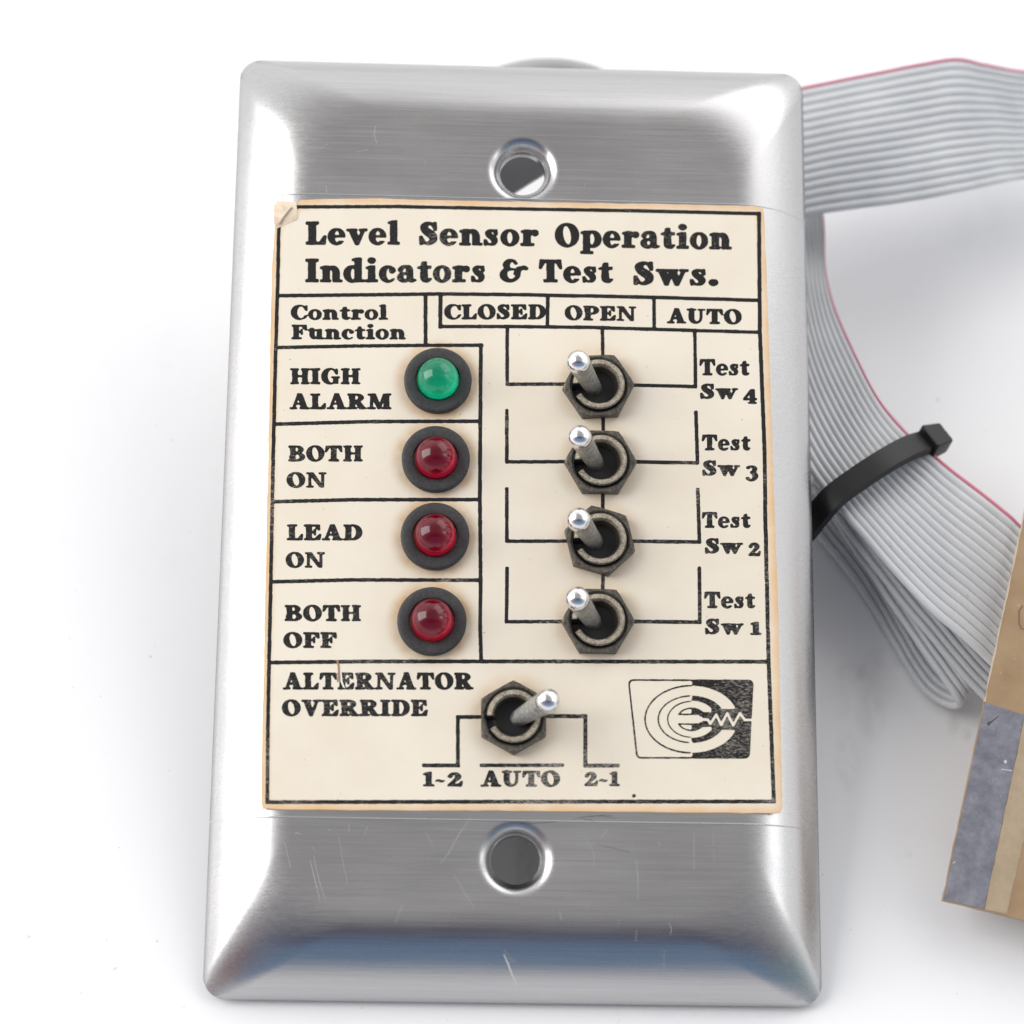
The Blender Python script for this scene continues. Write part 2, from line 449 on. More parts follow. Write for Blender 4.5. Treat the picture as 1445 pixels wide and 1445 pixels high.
GL = {
 'I': (.54, [('R', .12, 0, .40, 1), ('R', .01, 0, .52, .13), ('R', .01, .87, .52, 1)]),
 'L': (.84, [('R', .12, 0, .40, 1), ('R', .01, .87, .52, 1), ('R', .01, 0, .78, .13), P((.64, .0), (.80, .0), (.84, .40), (.77, .40), (.58, .12))]),
 'T': (.94, [('R', .33, 0, .61, 1), ('R', .19, 0, .75, .13), ('R', .03, .86, .91, 1), P((.04, 1), (.0, .58), (.07, .58), (.24, .88)), P((.90, 1), (.94, .58), (.87, .58), (.70, .88))]),
 'H': (1.08, [('R', .12, 0, .40, 1), ('R', .68, 0, .96, 1), ('R', .01, 0, .47, .12), ('R', .01, .88, .47, 1), ('R', .61, 0, 1.07, .12), ('R', .61, .88, 1.07, 1), ('R', .38, .45, .7, .57)]),
 'E': (.90, [('R', .12, 0, .40, 1), ('R', .01, 0, .82, .13), ('R', .01, .87, .80, 1), ('R', .38, .45, .60, .56), P((.55, .30), (.62, .30), (.62, .72), (.55, .72), (.48, .52)), P((.82, 1), (.84, .62), (.76, .62), (.56, .90)), P((.84, .0), (.90, .40), (.82, .40), (.58, .12))]),
 'F': (.86, [('R', .12, 0, .40, 1), ('R', .01, 0, .56, .13), ('R', .01, .87, .82, 1), ('R', .38, .45, .60, .56), P((.55, .30), (.62, .30), (.62, .72), (.55, .72), (.48, .52)), P((.83, 1), (.86, .60), (.78, .60), (.56, .90))]),
 'A': (1.06, [P((.14, .08), (.28, .08), (.54, .98), (.44, 1.02)), P((.40, 1.02), (.64, 1.02), (.96, .06), (.62, .06)), ('R', .26, .29, .72, .40), ('R', 0, 0, .40, .12), ('R', .54, 0, 1.06, .12)]),
 'B': (.94, [('E', .47, .745, .37, .255), ('E', .49, .275, .43, .275), ('R', .01, 0, .45, .13), ('R', .01, .87, .45, 1), ('e', .46, .745, .11, .14), ('e', .49, .28, .15, .16), ('R', .12, 0, .38, 1)]),
 'C': (.92, [('E', .48, .5, .47, .52), ('e', .57, .5, .24, .41), ('r', .74, .30, 1.0, .66), P((.84, .98), (.91, .98), (.91, .60), (.83, .60), (.70, .84)), ('W', (.66, .06, .08), (.80, .14, .08), (.90, .30, .07))]),
 'G': (1.04, [('E', .48, .5, .47, .52), ('e', .57, .5, .23, .41), ('r', .74, .30, 1.0, .66), P((.84, .98), (.91, .98), (.91, .60), (.83, .60), (.70, .84)), ('R', .68, .03, .94, .44), ('R', .56, .38, 1.03, .49)]),
 'D': (1.0, [('E', .50, .5, .48, .5), ('r', .0, 0, .2, 1), ('e', .46, .5, .22, .385), ('R', .01, 0, .5, .12), ('R', .01, .88, .5, 1), ('R', .12, 0, .40, 1)]),
 'O': (1.0, [('E', .5, .5, .49, .52), ('e', .5, .5, .19, .41, 10)]),
 'P': (.90, [('E', .48, .70, .41, .30), ('e', .47, .70, .14, .185), ('R', .01, .87, .5, 1), ('R', .01, 0, .56, .13), ('R', .12, 0, .40, 1)]),
 'R': (1.04, [('E', .48, .735, .40, .265), ('e', .47, .74, .13, .145), P((.40, .50), (.64, .54), (.98, .06), (.62, .06)), ('R', .62, 0, 1.04, .12), ('R', .01, .87, .5, 1), ('R', .01, 0, .52, .13), ('R', .12, 0, .40, 1)]),
 'S': (.76, [('W', (.62, .74, .09), (.52, .90, .10), (.36, .93, .16), (.20, .80, .24), (.26, .63, .29), (.42, .50, .32), (.56, .36, .30), (.56, .18, .22), (.38, .07, .14), (.22, .10, .10), (.11, .28, .09)), P((.60, 1.0), (.69, 1.0), (.70, .62), (.62, .62), (.54, .84)), P((.03, .0), (.12, .0), (.2, .12), (.11, .40), (.02, .40))]),
 'U': (1.04, [('W', (.26, .90, .28), (.26, .36, .28), (.34, .16, .24), (.52, .07, .15), (.70, .15, .12), (.79, .36, .12), (.79, .92, .12)), ('R', .01, .88, .52, 1), ('R', .62, .88, 1.02, 1)]),
 'N': (1.12, [('R', .14, 0, .26, 1), ('R', .84, 0, .96, 1), P((.08, 1), (.38, 1), (.96, 0), (.78, 0)), ('R', .01, 0, .40, .12), ('R', .01, .89, .3, 1), ('R', .70, .88, 1.10, 1)]),
 'M': (1.28, [('R', .15, 0, .27, 1), ('R', .88, 0, 1.16, 1), P((.12, 1), (.42, 1), (.72, .12), (.56, .0)), P((.56, 0), (.68, 0), (1.0, 1), (.86, 1)), ('R', .01, 0, .42, .12), ('R', .76, 0, 1.27, .12), ('R', .01, .88, .36, 1), ('R', .9, .88, 1.27, 1)]),
 'V': (1.04, [P((.10, .94), (.42, .94), (.64, .20), (.50, -.02), (.44, -.02)), P((.46, -.02), (.58, -.02), (.90, .94), (.76, .94)), ('R', 0, .88, .52, 1), ('R', .62, .88, 1.04, 1)]),
 'l': (.48, [('R', .11, 0, .37, 1.03), ('R', .0, 0, .48, .12), P((.01, .90), (.01, .98), (.2, 1.05), (.37, 1.05), (.37, .90))]),
 'i': (.48, [('R', .11, 0, .37, .68), ('R', .0, 0, .48, .12), P((.01, .56), (.01, .65), (.2, .71), (.37, .71), (.37, .56)), ('E', .24, .92, .155, .135)]),
 'n': (.90, [('R', .11, 0, .37, .68), P((.01, .56), (.01, .65), (.2, .71), (.37, .71), (.37, .56)), ('W', (.30, .48, .1), (.44, .61, .14), (.58, .58, .22), (.66, .42, .26), (.66, .16, .26)), ('R', .53, 0, .79, .4), ('R', 0, 0, .43, .11), ('R', .58, 0, .90, .11)]),
 'u': (.90, [('W', (.24, .66, .26), (.24, .28, .26), (.30, .12, .2), (.42, .08, .14), (.56, .18, .1)), P((.01, .57), (.01, .68), (.37, .70), (.37, .57)), ('R', .52, 0, .78, .70), P((.42, .57), (.42, .68), (.6, .70), (.6, .57)), ('R', .6, 0, .90, .12)]),
 'r': (.70, [('R', .11, 0, .37, .68), P((.01, .56), (.01, .65), (.2, .71), (.37, .71), (.37, .56)), ('R', 0, 0, .52, .12), ('W', (.34, .46, .1), (.44, .60, .14), (.56, .63, .14)), ('E', .57, .56, .13, .14)]),
 'p': (.86, [('E', .51, .345, .34, .37), ('e', .47, .345, .13, .25), ('R', .11, -.28, .37, .68), P((.01, .56), (.01, .65), (.2, .71), (.37, .71), (.37, .56)), ('R', 0, -.29, .50, -.17)]),
 'd': (.86, [('E', .36, .345, .35, .37), ('e', .39, .345, .12, .25), ('R', .48, 0, .74, 1.03), P((.36, .90), (.36, .99), (.55, 1.05), (.74, 1.05), (.74, .90)), ('R', .6, 0, .86, .12)]),
 'a': (.78, [('W', (.13, .52, .18), (.22, .64, .13), (.38, .66, .14), (.51, .55, .24), (.52, .2, .26), (.60, .07, .16), (.74, .08, .1)), ('E', .28, .2, .27, .22), ('e', .33, .22, .10, .10)]),
 'e': (.72, [('E', .36, .345, .35, .37), ('e', .38, .345, .13, .26), ('R', .24, .31, .70, .41), ('r', .48, .16, .8, .31)]),
 'c': (.68, [('E', .36, .345, .35, .37), ('e', .43, .345, .16, .27), ('r', .52, .16, .8, .46), ('E', .55, .50, .12, .13)]),
 'o': (.74, [('E', .37, .345, .36, .37), ('e', .37, .345, .135, .265)]),
 's': (.60, [('W', (.48, .52, .08), (.40, .63, .09), (.28, .65, .12), (.17, .55, .19), (.24, .42, .22), (.36, .33, .23), (.43, .22, .22), (.40, .09, .15), (.28, .05, .10), (.16, .07, .08), (.09, .18, .07)), P((.46, .70), (.53, .70), (.54, .44), (.47, .44), (.42, .58)), P((.02, .0), (.10, .0), (.15, .1), (.09, .27), (.01, .27))]),
 't': (.58, [('W', (.27, .78, .20), (.27, .22, .28), (.32, .10, .2), (.43, .06, .13), (.54, .14, .08)), P((.0, .57), (.0, .64), (.16, .70), (.24, .88), (.37, .88), (.37, .70), (.56, .70), (.56, .57))]),
 'v': (.84, [P((.06, .66), (.34, .66), (.54, .16), (.44, -.02), (.36, -.02)), P((.36, -.02), (.48, -.02), (.76, .66), (.64, .66)), ('R', 0, .58, .42, .69), ('R', .52, .58, .84, .69)]),
 'w': (1.16, [P((.06, .66), (.32, .66), (.48, .16), (.38, -.02), (.32, -.02)), P((.32, -.02), (.42, -.02), (.62, .66), (.50, .66)), P((.44, .66), (.70, .66), (.86, .16), (.76, -.02), (.70, -.02)), P((.70, -.02), (.80, -.02), (1.08, .66), (.96, .66)), ('R', 0, .58, .78, .69), ('R', .86, .58, 1.16, .69)]),
 '1': (.56, [('R', .16, 0, .42, 1), ('R', .02, 0, .56, .14), P((.02, .80), (.02, .90), (.30, 1.02), (.42, 1.02), (.3, .80))]),
 '2': (.80, [('W', (.16, .70, .22), (.26, .88, .14), (.46, .88, .20), (.56, .68, .27), (.44, .46, .20), (.22, .22, .12), (.10, .10, .10)), P((.03, .0), (.72, .0), (.78, .38), (.70, .38), (.62, .20), (.12, .20))]),
 '3': (.76, [('W', (.14, .86, .18), (.34, .94, .14), (.52, .82, .24), (.46, .62, .20), (.30, .55, .10)), ('W', (.30, .55, .10), (.48, .48, .24), (.56, .28, .28), (.44, .08, .18), (.26, .04, .13), (.12, .16, .2))]),
 '4': (.84, [('R', .42, 0, .68, 1), P((.02, .25), (.02, .38), (.46, 1.0), (.58, 1.0), (.20, .38), (.20, .25)), ('R', .02, .24, .82, .38), ('R', .30, 0, .80, .10)]),
 '-': (.50, [('W', (.02, .36, .07), (.14, .43, .13), (.28, .35, .15), (.44, .40, .06))]),
 '.': (.36, [('E', .17, .13, .155, .145)]),
 '&': (1.06, [('W', (.62, .80, .09), (.52, .92, .10), (.36, .92, .16), (.25, .74, .22), (.34, .58, .12), (.52, .55, .08)), ('W', (.40, .56, .09), (.20, .48, .18), (.15, .26, .24), (.28, .08, .18), (.50, .06, .13), (.68, .22, .12), (.74, .52, .12), (.90, .66, .10), (1.0, .58, .14)), ('W', (.58, .34, .08), (.74, .56, .2), (.92, .60, .1))]),
}
SCALE_FIX = {}
lettering = np.zeros(GX.shape, np.float32); ruled = np.zeros_like(lettering); emblem = np.zeros_like(lettering)
def text(s, x0, x1, ybase, cap, yr=None, gap=.06):
    yr = ybase if yr is None else yr
    gap = .085 if cap > 28 else gap
    adv = sum(GL[c][0] for c in s) + gap * (len(s) - 1)
    sx = (x1 - x0) / adv
    cur = 0.0; dl = .027 if cap > 28 else .018; gap = .085 if cap > 28 else gap
    for c in s:
        w_, ops = GL[c]
        xa = x0 + cur * sx; xb = xa + w_ * sx
        yb = ybase + (yr - ybase) * (xa - x0) / max(1, x1 - x0)
        sl = window(xa - 3, yb - cap * 1.15, xb + 3, yb + cap * .40)
        u = (PX[sl] - xa) / sx; v = (yb + (yr - ybase) * (PX[sl] - xa) / (x1 - x0) - PY[sl]) / cap
        lettering[sl] = np.maximum(lettering[sl], draw(ops, u, v) | draw(ops, u + dl, v) | draw(ops, u - dl, v) | draw(ops, u, v + dl * .5))
        cur += w_ + gap
def line(pts, w_=4.4, field=None):
    field = ruled if field is None else field
    for a, b in zip(pts[:-1], pts[1:]):
        sl = window(min(a[0], b[0]) - 6, min(a[1], b[1]) - 6, max(a[0], b[0]) + 6, max(a[1], b[1]) + 6)
        x, y = PX[sl], PY[sl]
        dx, dy = b[0] - a[0], b[1] - a[1]; L = math.hypot(dx, dy); dx /= L; dy /= L
        tt = (x - a[0]) * dx + (y - a[1]) * dy; dd = np.abs((x - a[0]) * dy - (y - a[1]) * dx)
        field[sl] = np.maximum(field[sl], (dd < w_ / 2) & (tt > -w_ / 2) & (tt < L + w_ / 2))

for a in [('Level', 432, 563.5, 345, 32.5), ('Sensor', 591.5, 759.5, 345.5, 32.5, 347), ('Operation', 783.5, 1031.5, 348, 33, 351.8),
          ('Indicators', 431.5, 685, 398, 33), ('&', 705, 744.5, 397.5, 32), ('Test', 761, 864.5, 398, 32, 398.8), ('Sws.', 894, 1014, 402, 33, 403),
          ('Control', 410.5, 547, 451, 20.5), ('Function', 411.5, 572.5, 478.7, 20.5),
          ('CLOSED', 627, 770.5, 450.5, 21), ('OPEN', 797, 898, 451.5, 20.5, 453), ('AUTO', 941.5, 1046.5, 456, 21, 457.6),
          ('HIGH', 409.7, 508.3, 542, 22.3), ('ALARM', 409, 552, 577.3, 22), ('BOTH', 407, 511.6, 651, 22.3), ('ON', 404.6, 461, 688, 21.5),
          ('LEAD', 405, 511.4, 762.3, 22.3), ('ON', 403.3, 458.4, 801, 21.8), ('BOTH', 402, 509.3, 876.3, 22.5), ('OFF', 400, 475, 914.2, 22),
          ('ALTERNATOR', 399.4, 667.7, 972.8, 23.6), ('OVERRIDE', 398, 603.5, 1010.4, 23),
          ('1-2', 596.7, 653.5, 1109.6, 20), ('AUTO', 678.7, 790, 1110, 22.3), ('2-1', 824, 874, 1109, 20),
          ('Test', 987.2, 1057.6, 529.6, 23), ('Sw', 988, 1041, 562.8, 21.5), ('4', 1048.7, 1068.5, 569.6, 20.5),
          ('Test', 990.7, 1058.9, 635.3, 22), ('Sw', 991, 1044, 671.2, 21.5), ('3', 1052, 1071, 678.5, 21.5),
          ('Test', 990.7, 1058.9, 744.6, 22), ('Sw', 994.8, 1048, 781, 21.5), ('2', 1055.5, 1073.8, 784.5, 19),
          ('Test', 994, 1065.5, 858, 23), ('Sw', 994.8, 1049.3, 895, 22), ('1', 1058.7, 1074, 895.8, 18)]:
    text(*a)
for pts, w_ in [
    ([(419, 292), (560, 291.5), (740, 295), (900, 297.5), (1071, 301.5)], 4.2),
    ([(393.5, 316), (392, 400), (389.2, 488), (385.6, 640), (381.8, 836), (379.7, 933), (378, 1031), (377.2, 1132)], 4.4),
    ([(377.2, 1132), (720, 1131.3), (1092.5, 1131)], 4.6),
    ([(1071, 301.5), (1072.3, 468), (1079, 640), (1080, 731), (1084.6, 934), (1092, 1131)], 4.8),
    ([(393, 417.3), (520, 416), (622, 414.8), (720, 415.7), (900, 419), (1071, 423.8)], 4.4),
    ([(600.5, 417), (600.5, 485)], 4.6), ([(621.7, 415), (621.2, 460.8)], 5.0),
    ([(621.2, 460.8), (720, 460.8), (830, 462), (1072, 469)], 4.2),
    ([(773, 417), (772.6, 460.5)], 4.4), ([(923, 421), (923, 463)], 4.4),
    ([(391, 490.4), (500, 488.3), (600, 487.3), (680, 487.2)], 4.2),
    ([(678.6, 487), (677.8, 595), (677.2, 705), (678.2, 819), (677.6, 887), (679, 932)], 4.6),
    ([(389.5, 598.5), (523.6, 594.9), (678, 594.5)], 4.4), ([(386.6, 708), (498, 705.2), (677.3, 705)], 4.4),
    ([(384.4, 821), (498, 818.3), (677.8, 818.7)], 4.4),
    ([(381.5, 935), (523, 933.4), (740, 933.4), (1084.4, 933.8)], 4.6),
    ([(715.7, 461.5), (715.7, 542.2), (800, 542)], 4.2), ([(885, 543.2), (981.4, 545.6), (980.5, 468)], 4.2),
    ([(850, 462), (851, 520)], 4.2), ([(851, 570), (851, 625)], 4.4), ([(851, 680), (850.5, 730)], 4.4), ([(851, 800), (850.5, 850)], 4.4),
    ([(715.2, 579.5), (715.2, 651.8), (805, 651.5)], 4.2), ([(890, 651.5), (984.3, 653.3), (982, 582)], 4.4),
    ([(715.2, 690), (715.2, 763.8), (805, 763.5)], 4.2), ([(888, 763.5), (987, 765), (984.6, 691)], 4.4),
    ([(715.7, 802), (714.6, 877.4), (800, 877)], 4.2), ([(890, 877), (987.6, 878), (986.8, 802)], 4.6),
    ([(690, 1011.8), (646, 1011.8), (646.2, 1080.2), (598.5, 1080)], 4.6), ([(679, 1080), (793.5, 1079.8)], 4.2),
    ([(760, 1010.5), (826, 1010.7), (826, 1080.3), (871.8, 1080.3)], 4.8)]:
    line(pts, w_)
# round black speck of ink near the lower edge
sl = window(885, 1115, 905, 1132); ruled[sl] = np.maximum(ruled[sl], ell(PX[sl], PY[sl], 894.6, 1123, 2.4, 2.4))

# emblem: tapered rounded frame, half solid; nested letter C rings; E bars; resistor zigzag
sl = window(880, 950, 1070, 1078)
ex = (PX[sl] - 720) * 3.705; ey = (PY[sl] - 900) * 3.705
def tapered(x, y, inset):
    r_ = 26 - inset * .6
    tl, tr, br, bl = (614 + inset * 1.02, 216 + inset), (1273 - inset, 219 + inset), (1252 - inset, 632 - inset), (659 + inset, 632 - inset)
    Q = np.array([tl, tr, br, bl], float); cen = Q.mean(0)
    # rounded by union of corner discs and chamfered polygon
    pts = []; discs = []
    for i in range(4):
        p, a, b_ = Q[i], Q[i - 1], Q[(i + 1) % 4]
        u = (a - p) / np.linalg.norm(a - p); w_ = (b_ - p) / np.linalg.norm(b_ - p)
        ang = math.acos(np.dot(u, w_)); d = r_ / math.tan(ang / 2)
        pts += [tuple(p + u * d), tuple(p + w_ * d)]
        bis = (u + w_) / np.linalg.norm(u + w_); discs.append(p + bis * r_ / math.sin(ang / 2))
    m_ = inpoly(x, y, pts)
    for d in discs: m_ |= ell(x, y, d[0], d[1], r_, r_)
    return m_
cx, cy = 948, 426
outer = tapered(ex, ey, 0); inner = tapered(ex, ey, 9)
right = ex > cx
ink = (outer & ~inner) | (outer & right)
def ring(rx, ry, ccx=cx): return ell(ex, ey, ccx, cy, rx, ry)
E1, E1i = ring(247, 180), ring(239, 171)
ink &= ~(E1 & ~right); ink |= (E1 & ~E1i & ~right)
# outer C (paper colour) on the solid half, ends cut at the mouth
bandC = ring(243, 175) & ~ring(176, 124) & right & ~((ey > 372) & (ey < 482)) & (ex < 1174)
ink &= ~bandC
ink |= (ring(178, 126) & ~ring(170, 118) & ~right)
ink |= (ring(128, 97) & ~ring(121, 90) & ~right)
ink &= ~(ell(ex, ey, 944, 312, 8, 8) | ell(ex, ey, 944, 544, 8, 8) | ell(ex, ey, 944, 612, 9, 9) | ell(ex, ey, 944, 238, 9, 9))
bandI = ring(128, 97) & ~ring(77, 62) & right & ~((ey > 388) & (ey < 466)) & (ex < 1052)
ink &= ~bandI
ink |= (ring(78, 62) & ~ring(70, 54) & ~right)
bar = (ey > 404) & (ey < 447) & (ex > 860) & (ex < 990)
barink = (ey > 396) & (ey < 455) & (ex > 868) & (ex < 990) & ring(78, 62)
ink |= barink & ring(78, 62)
ink &= ~bar
ink &= ~((ex > 985) & (ex < 1004) & (ey > 412) & (ey < 440))
zig = [(1000, 428), (1034, 428), (1046, 450), (1077, 402), (1103, 456), (1134, 394), (1166, 458), (1201, 394), (1226, 429), (1275, 429)]
zz = np.zeros(ex.shape, bool)
for a, b_ in zip(zig[:-1], zig[1:]): zz |= capsule(ex, ey, [(*a, 13), (*b_, 13)])
ink &= ~(zz & (ex > 1000))
emblem[sl] = ink

def blur(f, s):
    k = int(3 * s + 1); w_ = np.exp(-.5 * (np.arange(-k, k + 1) / s) ** 2); w_ /= w_.sum()
    o = np.zeros_like(f)
    for i, a in enumerate(w_): o += a * np.roll(f, i - k, 0)
    q = np.zeros_like(f)
    for i, a in enumerate(w_): q += a * np.roll(o, i - k, 1)
    return q
def contour_mesh(name, F, rough, parent, material, z, bias=0.0):
    nz = blur(rng.standard_normal(F.shape).astype(np.float32), 1.6); nz /= nz.std()
    nl = blur(rng.standard_normal(F.shape).astype(np.float32), 5.0); nl /= nl.std()
    H = blur(F, 1.9) - .5 + bias + rough * (.55 * nz + .45 * nl) * (F.max() > 0)
    fb = blur(F, 4.0); H = np.where(fb < .004, -.5, H)
    ins = H > 0
    v, f = [], []
    a, b_, c_, d_ = ins[:-1, :-1], ins[:-1, 1:], ins[1:, 1:], ins[1:, :-1]
    cnt = a.astype(int) + b_ + c_ + d_
    for j in range(cnt.shape[0]):                     # solid cells merged into runs
        row = np.flatnonzero(np.diff(np.concatenate(([0], (cnt[j] == 4).astype(int), [0]))))
        for s_, e_ in zip(row[::2], row[1::2]):
            k = len(v)
            x0, x1, y0, y1 = gx[s_], gx[s_] + (e_ - s_) * G, gy[j], gy[j] + G
            v += [(x0, y0, z), (x1, y0, z), (x1, y1, z), (x0, y1, z)]; f.append((k, k + 1, k + 2, k + 3))
    js, is_ = np.nonzero((cnt > 0) & (cnt < 4))
    for j, i in zip(js, is_):
        cs = ((0, 0), (1, 0), (1, 1), (0, 1))
        hs = [float(H[j + q[1], i + q[0]]) for q in cs]
        poly = []
        for q in range(4):
            p0, p1, h0, h1 = cs[q], cs[(q + 1) % 4], hs[q], hs[(q + 1) % 4]
            if h0 > 0: poly.append(p0)
            if (h0 > 0) != (h1 > 0):
                tt = h0 / (h0 - h1); poly.append((p0[0] + (p1[0] - p0[0]) * tt, p0[1] + (p1[1] - p0[1]) * tt))
        if len(poly) < 3: continue
        k = len(v)
        v += [(gx[i] + q[0] * G, gy[j] + q[1] * G, z) for q in poly]
        f.append(tuple(range(k, k + len(poly))))
    return link(name, v, f, material, parent, False)

# ---------------------------------------------------------------- paper label
LED_PX = [(618, 536, 622, 528), (615, 647, 614, 640), (614, 756, 613, 749), (609.5, 876, 610, 869)]
SW_PX = [((845, 543), (816, 511), 4), ((848, 650), (818, 617), 0), ((847, 761), (816.5, 733.5), 44), ((844.5, 875), (814.5, 845), 0), ((725, 1011), (773, 989), 31)]
mt, t, b = mat('aged_paper', (.80, .74, .64), .42); n = N(t)
ov = n.objvec()
edge = n.new('ShaderNodeAttribute', attribute_name='edge').outputs['Fac']
patch = n.noise(ov, 1.1, 4, .6)
c = n.mixc(n.maprange(patch, .35, .68), (.835, .76, .635), (.80, .71, .575))
e2 = n.math('MULTIPLY', edge, n.maprange(n.noise(ov, 2.2, 3, .6), .25, .7, .55, 1.0))
c = n.mixc(n.maprange(e2, .12, .95, 0, .9), c, (.74, .45, .20))
geo = n.new('ShaderNodeTexCoord')
sx_ = n.new('ShaderNodeSeparateXYZ'); t.links.new(geo.outputs['Object'], sx_.inputs[0])
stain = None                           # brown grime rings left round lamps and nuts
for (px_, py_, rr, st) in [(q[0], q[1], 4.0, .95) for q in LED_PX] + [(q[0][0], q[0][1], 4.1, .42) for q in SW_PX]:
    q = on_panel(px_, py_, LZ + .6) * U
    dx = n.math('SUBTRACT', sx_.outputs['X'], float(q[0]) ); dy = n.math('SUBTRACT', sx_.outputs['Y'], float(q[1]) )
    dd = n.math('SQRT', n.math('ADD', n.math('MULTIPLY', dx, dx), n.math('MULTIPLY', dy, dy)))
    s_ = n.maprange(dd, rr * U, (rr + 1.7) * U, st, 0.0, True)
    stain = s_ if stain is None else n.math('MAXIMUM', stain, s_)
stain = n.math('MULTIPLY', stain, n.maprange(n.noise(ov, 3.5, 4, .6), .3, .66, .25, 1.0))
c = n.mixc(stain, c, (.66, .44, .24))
dirt = n.maprange(n.noise(ov, 16, 2, .5), .73, .80)
c = n.mixc(n.math('MULTIPLY', dirt, .45), c, (.28, .2, .14))
t.links.new(c, b.inputs['Base Color'])
n.bump(n.noise(ov, 9, 4, .6), .10, .006, b)
M_PAPER = mt
outl = [(389, 300), (383, 372), (379.3, 577), (376, 734), (371.5, 950), (369, 1060), (368, 1134), (371, 1141), (378, 1142),
        (465, 1143.2), (720, 1144.4), (930, 1146.3), (1095, 1148), (1102, 1146), (1104, 1138), (1098.5, 870), (1091, 661), (1087, 540), (1083, 421), (1078.5, 305), (1076, 294), (1069, 291.5),
        (936, 287.8), (740, 285.2), (620, 282.2), (523, 280), (450, 281), (424, 282.6), (418, 290)]
o2 = np.array([on_panel(x, y, LZ)[:2] for x, y in outl])
def inset_poly(Q, d):
    out = []
    n_ = len(Q)
    for i in range(n_):
        a, p, b_ = Q[i - 1], Q[i], Q[(i + 1) % n_]
        u = (p - a) / np.linalg.norm(p - a); w_ = (b_ - p) / np.linalg.norm(b_ - p)
        nn = np.array([-u[1], u[0]]) + np.array([-w_[1], w_[0]]); nn /= np.linalg.norm(nn)
        out.append(p + nn * d)
    return np.array(out)
area2 = sum(o2[i - 1][0] * o2[i][1] - o2[i][0] * o2[i - 1][1] for i in range(len(o2)))
if area2 < 0: o2 = o2[::-1]
# resample outline so the edge wanders a little
res = []
for i in range(len(o2)):
    a, b_ = o2[i], o2[(i + 1) % len(o2)]; k = max(1, int(np.linalg.norm(b_ - a) / 1.2))
    for q in range(k):
        res.append(a + (b_ - a) * q / k + rng.normal(0, .022, 2))
o2 = np.array(res); no = len(o2)
rng_in = inset_poly(o2, .25); rng_in2 = inset_poly(o2, 1.5)
# smooth inner rings
for _ in range(6): rng_in2 = (np.roll(rng_in2, 1, 0) + 2 * rng_in2 + np.roll(rng_in2, -1, 0)) / 4
lay = [(o2, FACE + .01), (o2, LZ - .04), (inset_poly(o2, .07), LZ), (rng_in, LZ), (rng_in2, LZ)]
ev = [1, 1, 1, .92, 0]
v, f, at = [], [], []
for (Q, z), e_ in zip(lay, ev):
    v += [(q[0], q[1], z) for q in Q]; at += [e_] * no
for k in range(len(lay) - 1):
    for i in range(no):
        j = (i + 1) % no
        f.append((k * no + i, k * no + j, (k + 1) * no + j, (k + 1) * no + i))
f.append(tuple(range((len(lay) - 1) * no, len(lay) * no)))
paper = link('label_sticker', v, f, M_PAPER, panel, False)
att = paper.data.attributes.new('edge', 'FLOAT', 'POINT'); att.data.foreach_set('value', at)

# ink, worn thin in places
mt, t, b = mat('printed_ink', (.016, .015, .015), .55, Specular_IOR_Level=.22); n = N(t)
ov = n.objvec()
wear = n.math('ADD', n.math('MULTIPLY', n.noise(n.objvec((26, 60, 1)), 1.0, 4, .75), .62), n.math('MULTIPLY', n.noise(n.objvec((1.0, 1.0, 1)), .9, 3, .6), .38))
sp_ = n.new('ShaderNodeSeparateXYZ'); tcx = n.new('ShaderNodeTexCoord'); t.links.new(tcx.outputs['Object'], sp_.inputs[0])
wear = n.math('ADD', wear, n.maprange(sp_.outputs['Y'], 2.5, -2.6, -.02, .055))
t.links.new(n.mixc(n.maprange(wear, .57, .72, 0, .72), (.016, .015, .015), (.55, .50, .43)), b.inputs['Base Color'])
M_INK = mt
contour_mesh('lettering', lettering, .045, paper, M_INK, LZ + .012, .10)
contour_mesh('ruled_lines', np.where((lettering > 0), 0, ruled), .05, paper, M_INK, LZ + .010, .20)
contour_mesh('emblem', emblem, .05, paper, M_INK, LZ + .012)
del lettering, ruled, emblem, PX, PY, GX, GY

# peeled top left corner of the label
mt, t, b = mat('peeled_paper', (.70, .52, .36), .6); n = N(t)
f_ = n.noise(n.objvec((1, 1, 1)), 9, 4, .65)
t.links.new(n.mixc(n.maprange(f_, .4, .66), (.84, .70, .54), (.66, .49, .35)), b.inputs['Base Color'])
M_PEEL = mt
pc = [[(386, 300, .25), (386.5, 288, .25), (391, 283, .3), (402, 283.5, .3), (418, 286, .35)],
      [(386, 308, .5), (391, 299, .7), (398, 293, .8), (408, 291, .8), (419, 293, .6)],
      [(386.5, 316, .55), (394, 309, .9), (403, 301, 1.0), (411, 299, .95), (419.5, 301, .6)],
      [(388, 321, .4), (397, 314, .65), (406, 311, .7), (413, 309.5, .65), (420, 308, .4)],
      [(391, 322.5, .25), (400, 318, .32), (407, 315, .35), (414, 312, .35), (419, 310, .3)]]
v = [tuple(on_panel(x, y, FACE + .12 + z * .22 + .10 * ((k_ * 7) % 3 - 1) * 0 )) for k_, row in enumerate(pc) for x, y, z in row]
f = [(r_ * 5 + i, r_ * 5 + i + 5, r_ * 5 + i + 6, r_ * 5 + i + 1) for r_ in range(4) for i in range(4)]
